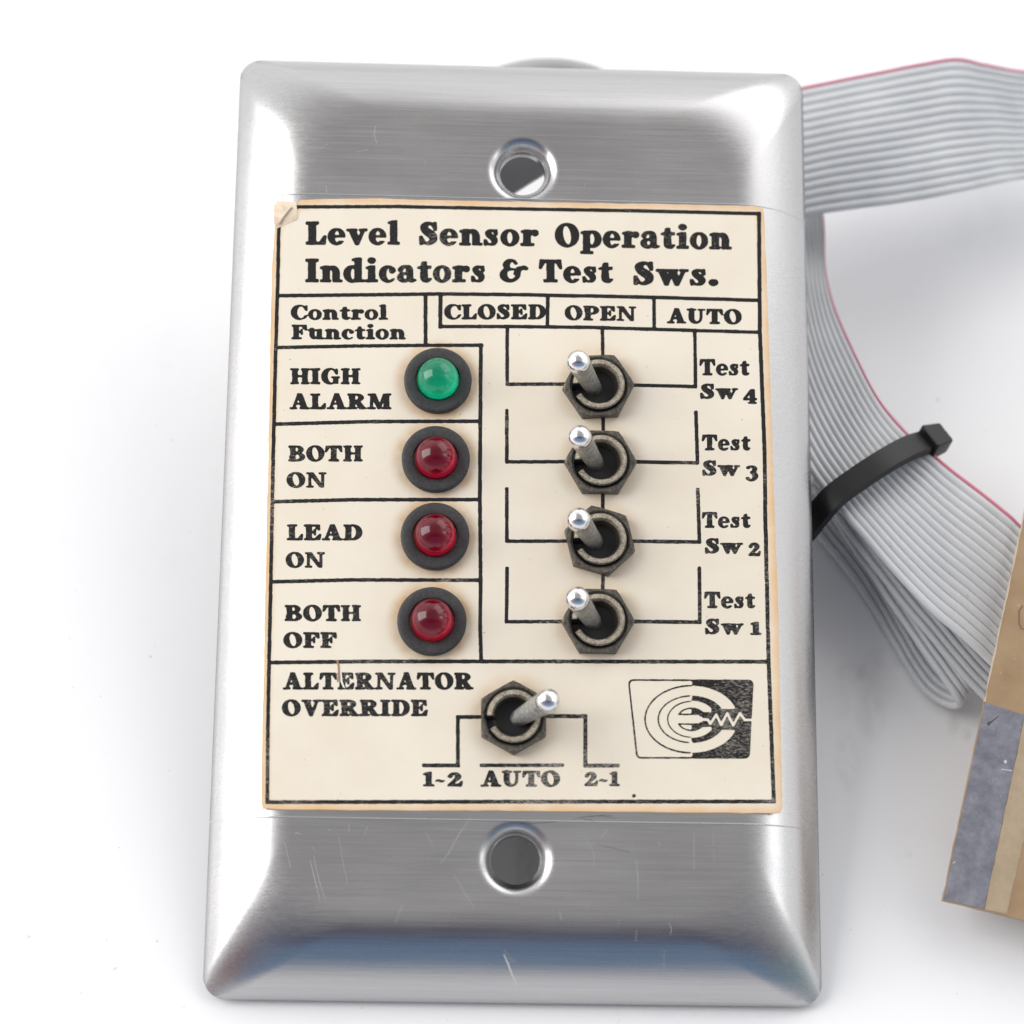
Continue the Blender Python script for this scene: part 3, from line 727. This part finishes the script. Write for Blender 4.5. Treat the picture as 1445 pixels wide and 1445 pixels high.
# underside so the flap has thickness
nv = len(v); v += [(x, y, z - .12) for x, y, z in v]
f += [tuple(reversed([i + nv for i in q])) for q in f]
bd = [0, 1, 2, 3, 4, 9, 14, 19, 24, 23, 22, 21, 20, 15, 10, 5]
f += [(bd[i], bd[(i + 1) % 16], bd[(i + 1) % 16] + nv, bd[i] + nv) for i in range(16)]
link('peeled_corner', v, f, M_PEEL, paper, True, 35)
def flat_patch(name, pts, z, material, parent):
    v = [tuple(on_panel(x, y, z)) for x, y in pts]
    v2 = [(p[0], p[1], p[2] - .05) for p in v]; n_ = len(v)
    f = [tuple(reversed(range(n_)))] + [(i, (i + 1) % n_, (i + 1) % n_ + n_, i + n_) for i in range(n_)]
    return link(name, v + v2, f, material, parent, False)
flat_patch('crease', [(393.5, 316), (398, 308), (405, 299), (411, 292), (413, 293), (408, 300), (401, 309), (395.5, 317)], FACE + .37, mat('crease_grey', (.30, .25, .21), .8)[0], paper)
M_TEAR = mat('torn_fibre', (.80, .77, .72), .7)[0]
M_TEARB = mat('torn_edge', (.36, .22, .12), .8)[0]
flat_patch('tear', [(474.5, 932), (477, 931), (479.5, 940), (480, 953), (477.5, 963), (475.5, 962), (477, 950), (476.5, 940)], LZ + .03, M_TEARB, paper)
flat_patch('tear', [(480, 946), (482, 948), (483.5, 962), (487, 971), (484, 970), (480.5, 962)], LZ + .035, M_TEAR, paper)

# ---------------------------------------------------------------- indicator lamps
bez_prof = [(3.95, 0), (3.97, .72), (3.93, .86), (3.80, .95), (3.6, .98), (2.76, 1.02), (2.64, .96), (2.60, .8), (2.60, -.05)]
def dome(r, zc, zb, n_=16):
    pr = [(r, zb), (r, zc)]
    for i in range(1, n_ + 1):
        a = math.pi / 2 * i / n_; pr.append((r * math.cos(a) if i < n_ else 0, zc + r * 1.02 * math.sin(a)))
    return pr
bez_v, bez_f, _ = lathe(bez_prof, 64)
lens_v, lens_f, _ = lathe([(0, .1)] + [(2.42, .1)] + dome(2.42, 1.35, .12)[1:], 56)
core_v, core_f, _ = lathe([(0, .15), (2.3, .15), (2.3, .9), (1.5, .55), (0, .4)], 40)
first = None
for k, (bx, by, lx, ly) in enumerate(LED_PX):
    q = on_panel(bx, by, LZ + .8); q[2] = LZ
    if first is None:
        lamp = link('indicator_lamp', bez_v, bez_f, M_BEZEL, panel, True, 40, loc=q); first = lamp
        ln_mesh = None
    else:
        lamp = first.copy(); COL.objects.link(lamp); lamp.parent = panel; lamp.location = Vector((q * U).tolist())
    lamp['label'] = ('green domed indicator lamp beside HIGH ALARM', 'red domed indicator lamp beside BOTH ON', 'red domed indicator lamp beside LEAD ON', 'red domed indicator lamp beside BOTH OFF')[k]
    lamp.rotation_euler.z = k * 1.3
    link('lens', lens_v, lens_f, M_GREEN if k == 0 else M_RED, lamp, True, 60)
    link('lens_core', core_v, core_f, M_GREEN_CORE if k == 0 else M_RED_CORE, lamp, True, 40)

# ---------------------------------------------------------------- toggle switches
def hexnut(r, h, rin):
    v, f = [], []
    def ringpts(rad, z, shape):
        out = []
        for i in range(72):
            a = 2 * math.pi * i / 72
            hexr = r * math.cos(math.pi / 6) / math.cos(((a + math.pi / 6) % (math.pi / 3)) - math.pi / 6 - 0) if False else r * math.cos(math.pi / 6) / math.cos((a % (math.pi / 3)) - math.pi / 6)
            rr = rad if shape == 'c' else min(hexr, rad)
            out.append((rr * math.cos(a), rr * math.sin(a), z))
        return out
    rs = [ringpts(rin, 0, 'c'), ringpts(9, 0, 'h'), ringpts(9, h - .28, 'h'), ringpts(r * .985, h - .12, 'h'), ringpts(r * .93, h, 'h'), ringpts(rin + .22, h, 'c'), ringpts(rin, h - .18, 'c'), ringpts(rin, 0, 'c')]
    for q in rs: v += q
    for k in range(len(rs) - 1):
        for i in range(72):
            j = (i + 1) % 72
            f.append((k * 72 + i, k * 72 + j, (k + 1) * 72 + j, (k + 1) * 72 + i))
    return v, f
nut_v, nut_f = hexnut(4.22, 1.45, 3.22)
def bushing():
    prof = [(3.05, -.2), (3.05, 1.75), (2.92, 1.98), (2.50, 2.0), (2.36, 1.86), (2.26, 1.3), (1.95, .04), (0, .04)]
    v, f, mi = lathe(prof, 60)
    def slot(p):
        a = math.degrees(math.atan2(p[1], p[0])) % 360
        return 183 < a < 206 and math.hypot(p[0], p[1]) > 2.2
    # keyway slot at the left: drop the rim there
    out = []
    for (x, y, z) in v:
        a = math.degrees(math.atan2(y, x)) % 360
        if 183 < a < 206 and z > 1.0 and math.hypot(x, y) > 2.2: z = .3
        out.append((x, y, z))
    return out, f, [2 if k in (5,) else 1 if k >= 6 or k < 1 or any(slot(v[q]) for q in fc) else 0 for fc, k in zip(f, mi)]  # bore floor, keyway and outer wall coloured black as painted shade
bu_v, bu_f, bu_m = bushing()
LEVER_L = 12.2
def lever_mesh():
    pr = [(.0, -.3), (1.0, -.3), (1.02, 2.5), (1.10, 5.5), (1.22, 8.5), (1.28, 9.8), (1.30, 10.3)]
    r = 1.36; zc = LEVER_L - r
    ns = len(pr)
    for i in range(13):
        a = R(-18) + R(108) * i / 12
        pr.append((r * math.cos(a) if i < 12 else 0, zc + r * math.sin(a)))
    v, f, mi = lathe(pr, 40)
    return v, f, [1 if k >= ns - 1 else 0 for k in mi]
lv_v, lv_f, lv_m = lever_mesh()
sw_names = ['toggle switch beside Test Sw 4, nut at the top of the row', 'toggle switch beside Test Sw 3', 'toggle switch beside Test Sw 2 with its nut turned askew', 'toggle switch beside Test Sw 1', 'toggle switch of the alternator override, lever leaning right']
sw0 = None
for k, (cpx, tip, rot) in enumerate(SW_PX):
    q = on_panel(cpx[0], cpx[1], LZ + 1.5); q[2] = LZ
    if sw0 is None:
        sw = link('toggle_switch', bu_v, bu_f, [M_BUSH, M_BORE, M_BOREWALL], panel, True, 35, mats=bu_m, loc=q)
        nut = link('hex_nut', nut_v, nut_f, M_NUT, sw, True, 22)
        lev = link('lever', lv_v, lv_f, [M_SHAFT, M_CHROME], sw, True, 50, mats=lv_m)
        sw0, nut0, lev0 = sw, nut, lev
    else:
        sw = sw0.copy(); COL.objects.link(sw); sw.parent = panel; sw.location = Vector((q * U).tolist())
        nut = nut0.copy(); COL.objects.link(nut); nut.parent = sw
        lev = lev0.copy(); COL.objects.link(lev); lev.parent = sw
    sw['label'] = sw_names[k]
    nut.rotation_euler.z = R(rot)
    nut.location.z = .002
    piv = np.array([q[0], q[1], LZ - 2.0])
    # lever of fixed length whose ball centre lies on the sight line of the tip
    best = None
    for zz_ in np.linspace(LZ + 5, LZ + 10.2, 200):
        tp = on_panel(tip[0], tip[1], zz_); L = np.linalg.norm(tp - piv)
        e_ = abs(L - (LEVER_L - 1.36))
        if best is None or e_ < best[0]: best = (e_, tp)
    dvec = Vector((best[1] - piv).tolist()).normalized()
    lev.location = Vector((0, 0, -2.0 * U))
    lev.rotation_euler = dvec.to_track_quat('Z', 'Y').to_euler()

# ---------------------------------------------------------------- scratches and scuffs on the bare steel
def strokes(name, lst, material, z):
    v, f = [], []
    for pts, w_ in lst:
        w_ = w_ * .72; Q = np.array([on_panel(x, y, FACE)[:2] for x, y in pts])
        k0 = len(v)
        for i, p in enumerate(Q):
            d = Q[min(i + 1, len(Q) - 1)] - Q[max(i - 1, 0)]; d /= np.linalg.norm(d) + 1e-9
            nn = np.array([-d[1], d[0]])
            ww = w_ * (.25 + .75 * math.sin(math.pi * (i + .5) / len(Q)))
            v += [(p[0] + nn[0] * ww, p[1] + nn[1] * ww, z), (p[0] - nn[0] * ww, p[1] - nn[1] * ww, z)]
        f += [(k0 + 2 * i, k0 + 2 * i + 1, k0 + 2 * i + 3, k0 + 2 * i + 2) for i in range(len(Q) - 1)]
    me = plate.data; me.materials.append(material); mi_ = len(me.materials) - 1
    bm = bmesh.new(); bm.from_mesh(me)
    vs = [bm.verts.new(Vector([float(c_) * U for c_ in p])) for p in v]
    for q in f:
        fc = bm.faces.new([vs[i] for i in q]); fc.material_index = mi_
        fc.normal_update()
        if fc.normal.z < 0: fc.normal_flip()
    bm.to_mesh(me); bm.free()
def zb(x, y): return (270 + x / 3.074, 1120 + y / 3.074)
def zr(x, y): return (720 + x / 3.074, 1120 + y / 3.074)
lst = [([zb(515, 290), zb(535, 370), zb(560, 470)], .035), ([zb(530, 270), zb(555, 380), zb(585, 475)], .03), ([zb(405, 210), zb(430, 320)], .025), ([zb(1080, 305), zb(1120, 250), zb(1165, 170), zb(1215, 100)], .03),
       ([zb(1140, 350), zb(1185, 430), zb(1230, 500)], .022), ([zb(1015, 165), zb(1050, 230)], .02), ([zb(915, 480), zb(885, 560)], .03), ([zb(640, 190), zb(660, 310), zb(680, 400)], .018),
       ([zb(450, 175), zb(460, 168), zb(473, 176)], .03), ([zb(595, 155), zb(605, 160)], .03), ([zb(685, 135), zb(683, 165)], .025), ([zb(765, 140), zb(750, 180)], .02),
       ([zr(545, 280), zr(555, 370), zr(553, 460)], .03), ([zr(795, 155), zr(797, 260), zr(798, 330)], .022), ([zr(420, 155), zr(390, 195)], .028), ([zr(318, 180), zr(365, 260), zr(362, 330)], .02),
       ([zr(690, 560), zr(700, 590), zr(693, 615)], .03), ([zr(548, 590), zr(545, 640)], .025), ([zr(215, 510), zr(222, 550)], .03), ([zr(670, 680), zr(665, 760)], .02), ([zr(640, 205), zr(652, 222)], .03),
       ([(711, 1347), (717, 1360), (722, 1374), (729.5, 1391)], .13), ([zr(880, 180), zr(884, 300)], .015), ([zr(1280, 190), zr(1283, 280)], .02),
       ([(530, 178), (528, 190), (532, 203)], .03), ([(452, 210), (462, 203)], .025), ([(460, 262), (461, 272)], .03), ([(504, 214), (520, 211)], .02), ([(815, 133), (817, 145)], .02)]
for _ in range(26):
    x = random.uniform(400, 1050); y = random.choice([random.uniform(1165, 1300), random.uniform(1165, 1300), random.uniform(150, 275)])
    if abs(x - 730) < 70: continue
    a = random.gauss(math.pi / 2, .5); L = random.uniform(4, 14)
    lst.append(([(x, y), (x + math.cos(a) * L / 2 + random.uniform(-.6, .6), y + math.sin(a) * L / 2), (x + math.cos(a) * L, y + math.sin(a) * L)], random.uniform(.006, .013)))
strokes('scratches', lst, M_SCRATCH, FACE + .008)
strokes('scuffs', [([zr(40, 128), zr(120, 128), zr(205, 122)], .035), ([zr(272, 112), zr(330, 98), zr(400, 96), zr(462, 108)], .03), ([zr(300, 105), zr(345, 112), zr(372, 126)], .03), ([zr(345, 100), zr(410, 92), zr(445, 96)], .025), ([zr(370, 217), zr(440, 235), zr(522, 256)], .022)], M_SCUFF, FACE + .010)

# board carried behind the plate by the switches (glimpsed through the screw holes)
v = []
for z in (-6.0, -7.6):
    v += [(-22, -24, z), (19, -24, z), (19, 34, z), (-12, 34, z), (-22, 28, z)]
f = [(0, 1, 2, 3, 4), (9, 8, 7, 6, 5)] + [(i, i + 5, (i + 1) % 5 + 5, (i + 1) % 5) for i in range(5)]
M_BACK = grainy('back_board', (.16, .125, .115), (.26, .21, .19), .5, 0, 5)
link('rear_board', v, f, M_BACK, panel, False)
v = []
for z in (-6.4, -7.2): v += [(-12, 35.2, z), (8, 49.2, z), (6, 54, z), (-20, 50, z)]
link('rear_bracket', v, [(0, 1, 2, 3), (7, 6, 5, 4)] + [(i, i + 4, (i + 1) % 4 + 4, (i + 1) % 4) for i in range(4)], mat('bracket_grey', (.32, .32, .33), .5, .3)[0], panel, False)
sb_v, sb_f = [], []
for x, y in [(on_panel(q[0][0], q[0][1], LZ)[0], on_panel(q[0][0], q[0][1], LZ)[1]) for q in SW_PX]:
    k0 = len(sb_v)
    sb_v += [(x + a, y + b_, z) for z in (-5.9, 4.0) for a, b_ in ((-6, -3.9), (6, -3.9), (6, 3.9), (-6, 3.9))]
    sb_f += [tuple(k0 + i for i in q) for q in ((3, 2, 1, 0), (4, 5, 6, 7), (0, 1, 5, 4), (1, 2, 6, 5), (2, 3, 7, 6), (3, 0, 4, 7))]
    link('switch_body', sb_v[k0:], [tuple(i - k0 for i in q) for q in sb_f[-6:]], M_BORE, panel, False)

# ---------------------------------------------------------------- ribbon cables
mt, t, b = mat('grey_ribbon', (.40, .41, .42), .42); n = N(t)
c = n.mixc(n.maprange(n.noise(n.objvec(), 1.2, 3, .5), .35, .65), (.55, .56, .575), (.62, .63, .64))
c = n.mixc(n.maprange(n.noise(n.objvec(), 12, 3, .6), .66, .74, 0, .35), c, (.30, .28, .26))
t.links.new(c, b.inputs['Base Color'])
M_RIB = mt
M_STRIPE = mat('pink_stripe', (.75, .27, .36), .45)[0]
def ribbon(name, left, right, label, nc=16, per=8, parent=None, red=True, base=None):
    """left/right: lists of (px, py, height above table mm) of the two edges; conductors run along."""
    L = catmull([on_table(*p) for p in left], per); Rr = catmull([on_table(*p) for p in right], per)
    rows = len(L)
    wob = np.cumsum(rng.normal(0, 1, (rows, 3)), 0); wob = wob - np.linspace(0, 1, rows)[:, None] * wob[-1]; wob = wob / (np.abs(wob).max() + 1e-9) * .28
    for _ in range(3): wob = (np.roll(wob, 1, 0) + wob + np.roll(wob, -1, 0)) / 3
    L = L + wob; Rr = Rr + wob[::-1] * .8
    # profile across: nc round conductors on both sides
    ks = 7
    us, hs = [], []
    for c_ in range(nc):
        for k in range(ks):
            a = k / ks; us.append((c_ + a) / nc); hs.append(math.sqrt(max(0, 1 - (2 * a - 1) ** 2 * .995)))
    us.append(1.0); hs.append(.2)
    if red: us = [q * .977 / (1 - 1 / nc) if q <= 1 - 1 / nc else .977 + (q - 1 + 1 / nc) * nc * .023 for q in us]
    us = np.array(us); hs = np.array(hs)
    def body(c0, c1):
        sel = slice(c0 * ks, c1 * ks + 1)
        u, h = us[sel], hs[sel]; m_ = len(u)
        v, f = [], []
        for i in range(rows):
            tan = L[min(i + 1, rows - 1)] + Rr[min(i + 1, rows - 1)] - L[max(i - 1, 0)] - Rr[max(i - 1, 0)]
            ac = Rr[i] - L[i]; nrm = np.cross(ac, tan); nrm /= np.linalg.norm(nrm)
            if base is None and nrm[2] < 0: nrm = -nrm
            amp = .46
            top = [L[i] + ac * q + nrm * (amp * k) for q, k in zip(u, h)]
            bot = [L[i] + ac * q - nrm * (amp * k) for q, k in zip(u, h)]
            v += top + bot[::-1]
        w_ = 2 * m_
        for i in range(rows - 1):
            for k in range(w_):
                j = (k + 1) % w_
                f.append((i * w_ + k, i * w_ + j, (i + 1) * w_ + j, (i + 1) * w_ + k))
        f.append(tuple(range(w_))); f.append(tuple(reversed(range((rows - 1) * w_, rows * w_))))
        return v, f
    root = empty(name, (L[rows // 2] + Rr[rows // 2]) / 2)
    org = (L[rows // 2] + Rr[rows // 2]) / 2
    def shift(v): return [p - org for p in v]
    v, f = body(0, nc - 1 if red else nc)
    o = link('insulation', shift(v), f, M_RIB, root, True, 62)
    if red:
        v, f = body(nc - 1, nc); link('edge_stripe', shift(v), f, M_STRIPE, root, True, 62)
    for ob in root.children:
        bm = bmesh.new(); bm.from_mesh(ob.data); bmesh.ops.recalc_face_normals(bm, faces=bm.faces); bm.to_mesh(ob.data); bm.free()
    tag(root, label, 'ribbon cable', 'grey ribbon cables behind the panel')
    return root
ribbon('ribbon_cable',
       [(1020, 330, 13), (1080, 318, 14), (1162, 301, 15), (1267, 287, 16), (1339, 273.7, 17), (1410, 258, 15), (1447, 252, 13), (1540, 240, 9)],
       [(1010, 152, 17), (1070, 137, 18), (1136, 122, 19), (1219, 105, 20), (1291, 91, 21), (1348, 82.7, 20.5), (1386, 90, 18), (1447, 100.6, 14), (1540, 112, 9)][1:],
       'grey ribbon cable leaving the upper right side of the panel, pink stripe on top')
ribbon('ribbon_cable',
       [(1060, 250, 9), (1072, 380, 10), (1090, 500, 12), (1112, 600, 14), (1142, 668, 13.6), (1183.6, 721, 13.2), (1219, 764, 12.6), (1267, 819, 12), (1315, 867, 11.5), (1363, 910, 10.5), (1400, 944, 9.5), (1460, 996, 8.5)],
       [(1143, 241, 8), (1161, 305, 9), (1163, 380, 10), (1179, 442, 11), (1210, 511, 12), (1243, 571, 13), (1284, 617, 13), (1315, 642, 12.8), (1351, 671, 12.3), (1418, 724, 11.5), (1445, 748, 10.5), (1520, 815, 8.5)],
       'grey ribbon cable running under the black tie toward the brown board, pink right edge')
# folded slack lying below, seen at its edge
def off(p, d, e, dz=0): return (p[0] + d, p[1] - e, p[2] + dz)
lo = [(1128, 722, 2.0), (1160, 768, 1.5), (1195, 812, 1.2), (1232, 866, 1.0), (1262, 915, 1.0), (1288, 957, 1.2), (1313, 986, 1.6), (1338, 999, 2.2), (1352, 997, 3.4), (1345, 980, 4.6), (1320, 944, 5.2), (1287, 897, 5.4), (1247, 841, 5.6), (1211, 790, 6), (1180, 743, 6.2), (1150, 697, 6.4)]
ribbon('ribbon_cable', lo, [off(p, 86, 140, 1.5) for p in lo], 'grey ribbon cable folded back in a loop on the white sheet, lying lowest', red=False, base='x')
mid = [(1140, 692, 5.5), (1176, 733, 7.4), (1212, 780, 8.2), (1256, 837, 7.8), (1304, 895, 7.0), (1345, 946, 6), (1385, 989, 5), (1450, 1042, 4.4)]
ribbon('ribbon_cable', mid, [off(p, 88, 142, 3) for p in mid], 'grey ribbon cable layer sandwiched between the top cable and the folded loop', red=False)

# dark round cable loop showing over the top edge of the plate
M_DARKCAB = mat('dark_grey_cable', (.36, .36, .365), .45)[0]
arc = [(650, 145, 8), (695, 115, 11), (735, 102, 12), (770, 98.5, 12.5), (805, 101, 12), (845, 113, 11), (890, 143, 8)]
A = catmull([on_table(*p) for p in arc], 8)
org = A[len(A) // 2]
v, f = [], []
for i, p in enumerate(A):
    tt = A[min(i + 1, len(A) - 1)] - A[max(i - 1, 0)]; tt /= np.linalg.norm(tt)
    s_ = np.cross(tt, [0, 0, 1.0]); s_ /= np.linalg.norm(s_); w_ = np.cross(s_, tt)
    for k in range(14):
        a = 2 * math.pi * k / 14; v.append(p - org + 1.6 * (s_ * math.cos(a) + w_ * math.sin(a)))
for i in range(len(A) - 1):
    for k in range(14):
        j = (k + 1) % 14; f.append((i * 14 + k, i * 14 + j, (i + 1) * 14 + j, (i + 1) * 14 + k))
f += [tuple(reversed(range(14))), tuple(range((len(A) - 1) * 14, len(A) * 14))]
o = link('cable_loop', v, f, M_DARKCAB, None, True, 60, loc=org)
tag(o, 'dark grey cable loop peeking over the top edge of the steel plate', 'cable')

# ---------------------------------------------------------------- cable tie
M_TIE = mat('black_nylon', (.010, .010, .011), .42, Specular_IOR_Level=.35)[0]
top = [(1108, 782, 5), (1120, 766, 8.5), (1138, 747, 11), (1158, 722, 13.8), (1179, 699, 15.3), (1212, 675, 16), (1248, 651.5, 16.2), (1280, 634, 15.2), (1303, 626, 13.6)]
C = catmull([on_table(*p) for p in top], 8)
alongv = on_table(1320, 700, 13) - on_table(1230, 600, 13); alongv /= np.linalg.norm(alongv)
org = C[len(C) // 2]
def strap_mesh(C, hw, th):
    v, f = [], []
    for i, p in enumerate(C):
        tt = C[min(i + 1, len(C) - 1)] - C[max(i - 1, 0)]; tt /= np.linalg.norm(tt)
        s_ = alongv - tt * np.dot(alongv, tt); s_ /= np.linalg.norm(s_); nn = np.cross(s_, tt)
        if nn[2] < 0: nn = -nn
        for a, b_ in ((-hw, 0), (-hw + .25, th), (hw - .25, th), (hw, 0), (hw - .1, -.3), (-hw + .1, -.3)): v.append(p - org + s_ * a + nn * b_)
    k6 = 6
    for i in range(len(C) - 1):
        for k in range(k6):
            j = (k + 1) % k6; f.append((i * k6 + k, i * k6 + j, (i + 1) * k6 + j, (i + 1) * k6 + k))
    f += [tuple(reversed(range(k6))), tuple(range((len(C) - 1) * k6, len(C) * k6))]
    return v, f
tie = empty('cable_tie', org)
tag(tie, 'black nylon cable tie strapped round the grey ribbon cables', 'cable tie')
v, f = strap_mesh(C, 1.65, .8)
def fixn(ob):
    bm = bmesh.new(); bm.from_mesh(ob.data); bmesh.ops.recalc_face_normals(bm, faces=bm.faces); bm.to_mesh(ob.data); bm.free(); return ob
fixn(link('strap', v, f, M_TIE, tie, True, 40))
hc = on_table(1319, 621, 13.4)
ax = on_table(1345, 606, 12.6) - on_table(1290, 632, 12.6); ax[2] = -1.5; ax /= np.linalg.norm(ax)
ay = alongv - ax * np.dot(alongv, ax); ay /= np.linalg.norm(ay); az = np.cross(ax, ay); az = az if az[2] > 0 else -az
bm = bmesh.new(); bmesh.ops.create_cube(bm, size=1.0)
for q in bm.verts:
    taper = 1.0 if q.co.x < 0 else .82
    p = ax * (q.co.x * 2.9) + ay * (q.co.y * 3.7 * taper) + az * (q.co.z * 2.9 * (1.0 if q.co.x < 0 else .85))
    q.co = Vector(((hc - org + p)).tolist())
bmesh.ops.recalc_face_normals(bm, faces=bm.faces)
bmesh.ops.bevel(bm, geom=list(bm.edges), offset=.35, segments=3, affect='EDGES', profile=.6)
me_v = [tuple(q.co) for q in bm.verts]; bm.verts.index_update(); me_f = [tuple(q.index for q in fc.verts) for fc in bm.faces]; bm.free()
link('head', me_v, me_f, M_TIE, tie, True, 35)

# ---------------------------------------------------------------- brown board with grey plated strip
p_bl = on_table(1330, 1270, 6.0); p_tl = on_table(1444, 733, 21.0)
ey_ = p_tl - p_bl; ey_ /= np.linalg.norm(ey_)
ex_ = on_table(1445, 1293, 6.4) - p_bl; ex_ -= ey_ * np.dot(ex_, ey_); ex_ /= np.linalg.norm(ex_); en = np.cross(ex_, ey_)
def in_board(px, py):
    d = RX @ ray_panel(px, py); t_ = np.dot(p_bl - CAM_W, en) / np.dot(d, en); q = CAM_W + d * t_ - p_bl
    return np.dot(q, ex_), np.dot(q, ey_)
board = empty('circuit_board', p_bl)
tag(board, 'brown circuit board with a dull grey plated strip along its left edge', 'circuit board')
def slab(name, poly, z0, z1, material, wob=0):
    pts = []
    for i in range(len(poly)):
        a, b_ = np.array(poly[i]), np.array(poly[(i + 1) % len(poly)]); k = max(1, int(np.linalg.norm(b_ - a) / .9)) if wob else 1
        for q in range(k): pts.append(a + (b_ - a) * q / k + (rng.normal(0, wob, 2) if wob else 0))
    n_ = len(pts); v = []
    for z in (z0, z1): v += [ex_ * p[0] + ey_ * p[1] + en * z for p in pts]
    f = [tuple(reversed(range(n_))), tuple(range(n_, 2 * n_))] + [(i, (i + 1) % n_, (i + 1) % n_ + n_, i + n_) for i in range(n_)]
    return fixn(link(name, v, f, material, board, False))
mt, t, b = mat('resin_board', (.3, .2, .12), .38); n = N(t)
ov = n.objvec()
f1 = n.noise(n.objvec((1, 1, 1)), 2.2, 5, .6)
c = n.mixc(n.maprange(f1, .35, .68), (.385, .265, .155), (.315, .205, .112))
sxy = n.new('ShaderNodeTexCoord'); 
spk = n.maprange(n.noise(ov, 14, 2, .5), .72, .78)
c = n.mixc(n.math('MULTIPLY', spk, .5), c, (.62, .5, .38))
t.links.new(c, b.inputs['Base Color']); n.bump(n.noise(ov, 18, 3, .6), .12, .01, b)
M_RESIN = mt
M_RESIN_PALE = grainy('pale_resin', (.37, .285, .19), (.43, .335, .225), .4, 0, 5, .1)
mt, t, b = mat('tinned_strip', (.26, .26, .30), .5); n = N(t)
f1 = n.noise(n.objvec(), 5, 6, .7); f2 = n.noise(n.objvec((2, 1, 1)), 16, 3, .6)
c = n.mixc(n.maprange(f1, .35, .66), (.17, .17, .205), (.29, .29, .33))
c = n.mixc(n.maprange(f2, .66, .74, 0, .4), c, (.5, .5, .52))
t.links.new(c, b.inputs['Base Color']); b.inputs['Metallic'].default_value = .35
n.bump(f1, .25, .012, b)
M_TIN = mt
Lb = in_board(1444, 733)[1] + 10
slab('substrate', [(0, 0), (40, 0), (40, Lb), (0, Lb)], -1.6, 0, M_RESIN, .02)
s0 = in_board(1388.5, 991); s1 = in_board(1389, 1281); s2 = in_board(1445, 1003)
wst = .5 * (s1[0] + in_board(1442, 1025)[0])
slab('plated_strip', [(.08, .10), (wst, .10), (wst, s0[1] - .4), (.08, s0[1])], .004, .07, M_TIN, .015)
slab('pale_strip', [(wst + .05, .12), (wst + 2.6, .12), (wst + 3.2, s0[1] - .5), (wst + .05, s0[1] - .5)], .004, .03, M_RESIN_PALE, .04)
slab('edge_burr', [(-.06, s0[1] + .1), (.05, s0[1] + .1), (.05, Lb - .2), (-.06, Lb - .2)], -1.0, .03, mat('pale_burr', (.55, .45, .34), .7)[0], .035)
def gouge(pts, material):
    q = [in_board(*p) for p in pts]; slab('gouge', [tuple(p) for p in q], .071, .08, material)
M_GOUGE = mat('gouge_dark', (.075, .07, .085), .6)[0]
gouge([(1392, 1021), (1397, 1017), (1399, 1020), (1395, 1025)], M_GOUGE); gouge([(1398, 1018), (1409, 1010), (1409.5, 1011), (1399, 1020)], M_GOUGE)
M_CHIP = mat('chip_pale', (.55, .55, .56), .6)[0]
gouge([(1413, 1085), (1428, 1087), (1428, 1088.2), (1413, 1086.2)], M_CHIP); gouge([(1416, 1074), (1420, 1072), (1421, 1076), (1418, 1078)], M_CHIP); gouge([(1344, 1218), (1348, 1215), (1348.6, 1215.8), (1344.6, 1219)], M_CHIP)
# thin rounded trace outline near the frame edge
tr = [in_board(1443, 855), in_board(1438, 862), in_board(1438, 880), in_board(1441, 887), in_board(1447, 888)]
v, f = [], []
for i, p in enumerate(tr):
    p = np.array(p); d = np.array(tr[min(i + 1, 4)]) - np.array(tr[max(i - 1, 0)]); d /= np.linalg.norm(d); nn = np.array([-d[1], d[0]]) * .09
    for q in (p + nn, p - nn): v.append(ex_ * q[0] + ey_ * q[1] + en * .02)
f = [(2 * i, 2 * i + 1, 2 * i + 3, 2 * i + 2) for i in range(4)]
link('trace_mark', v, f, mat('trace_dark', (.20, .13, .085), .5)[0], board, False)
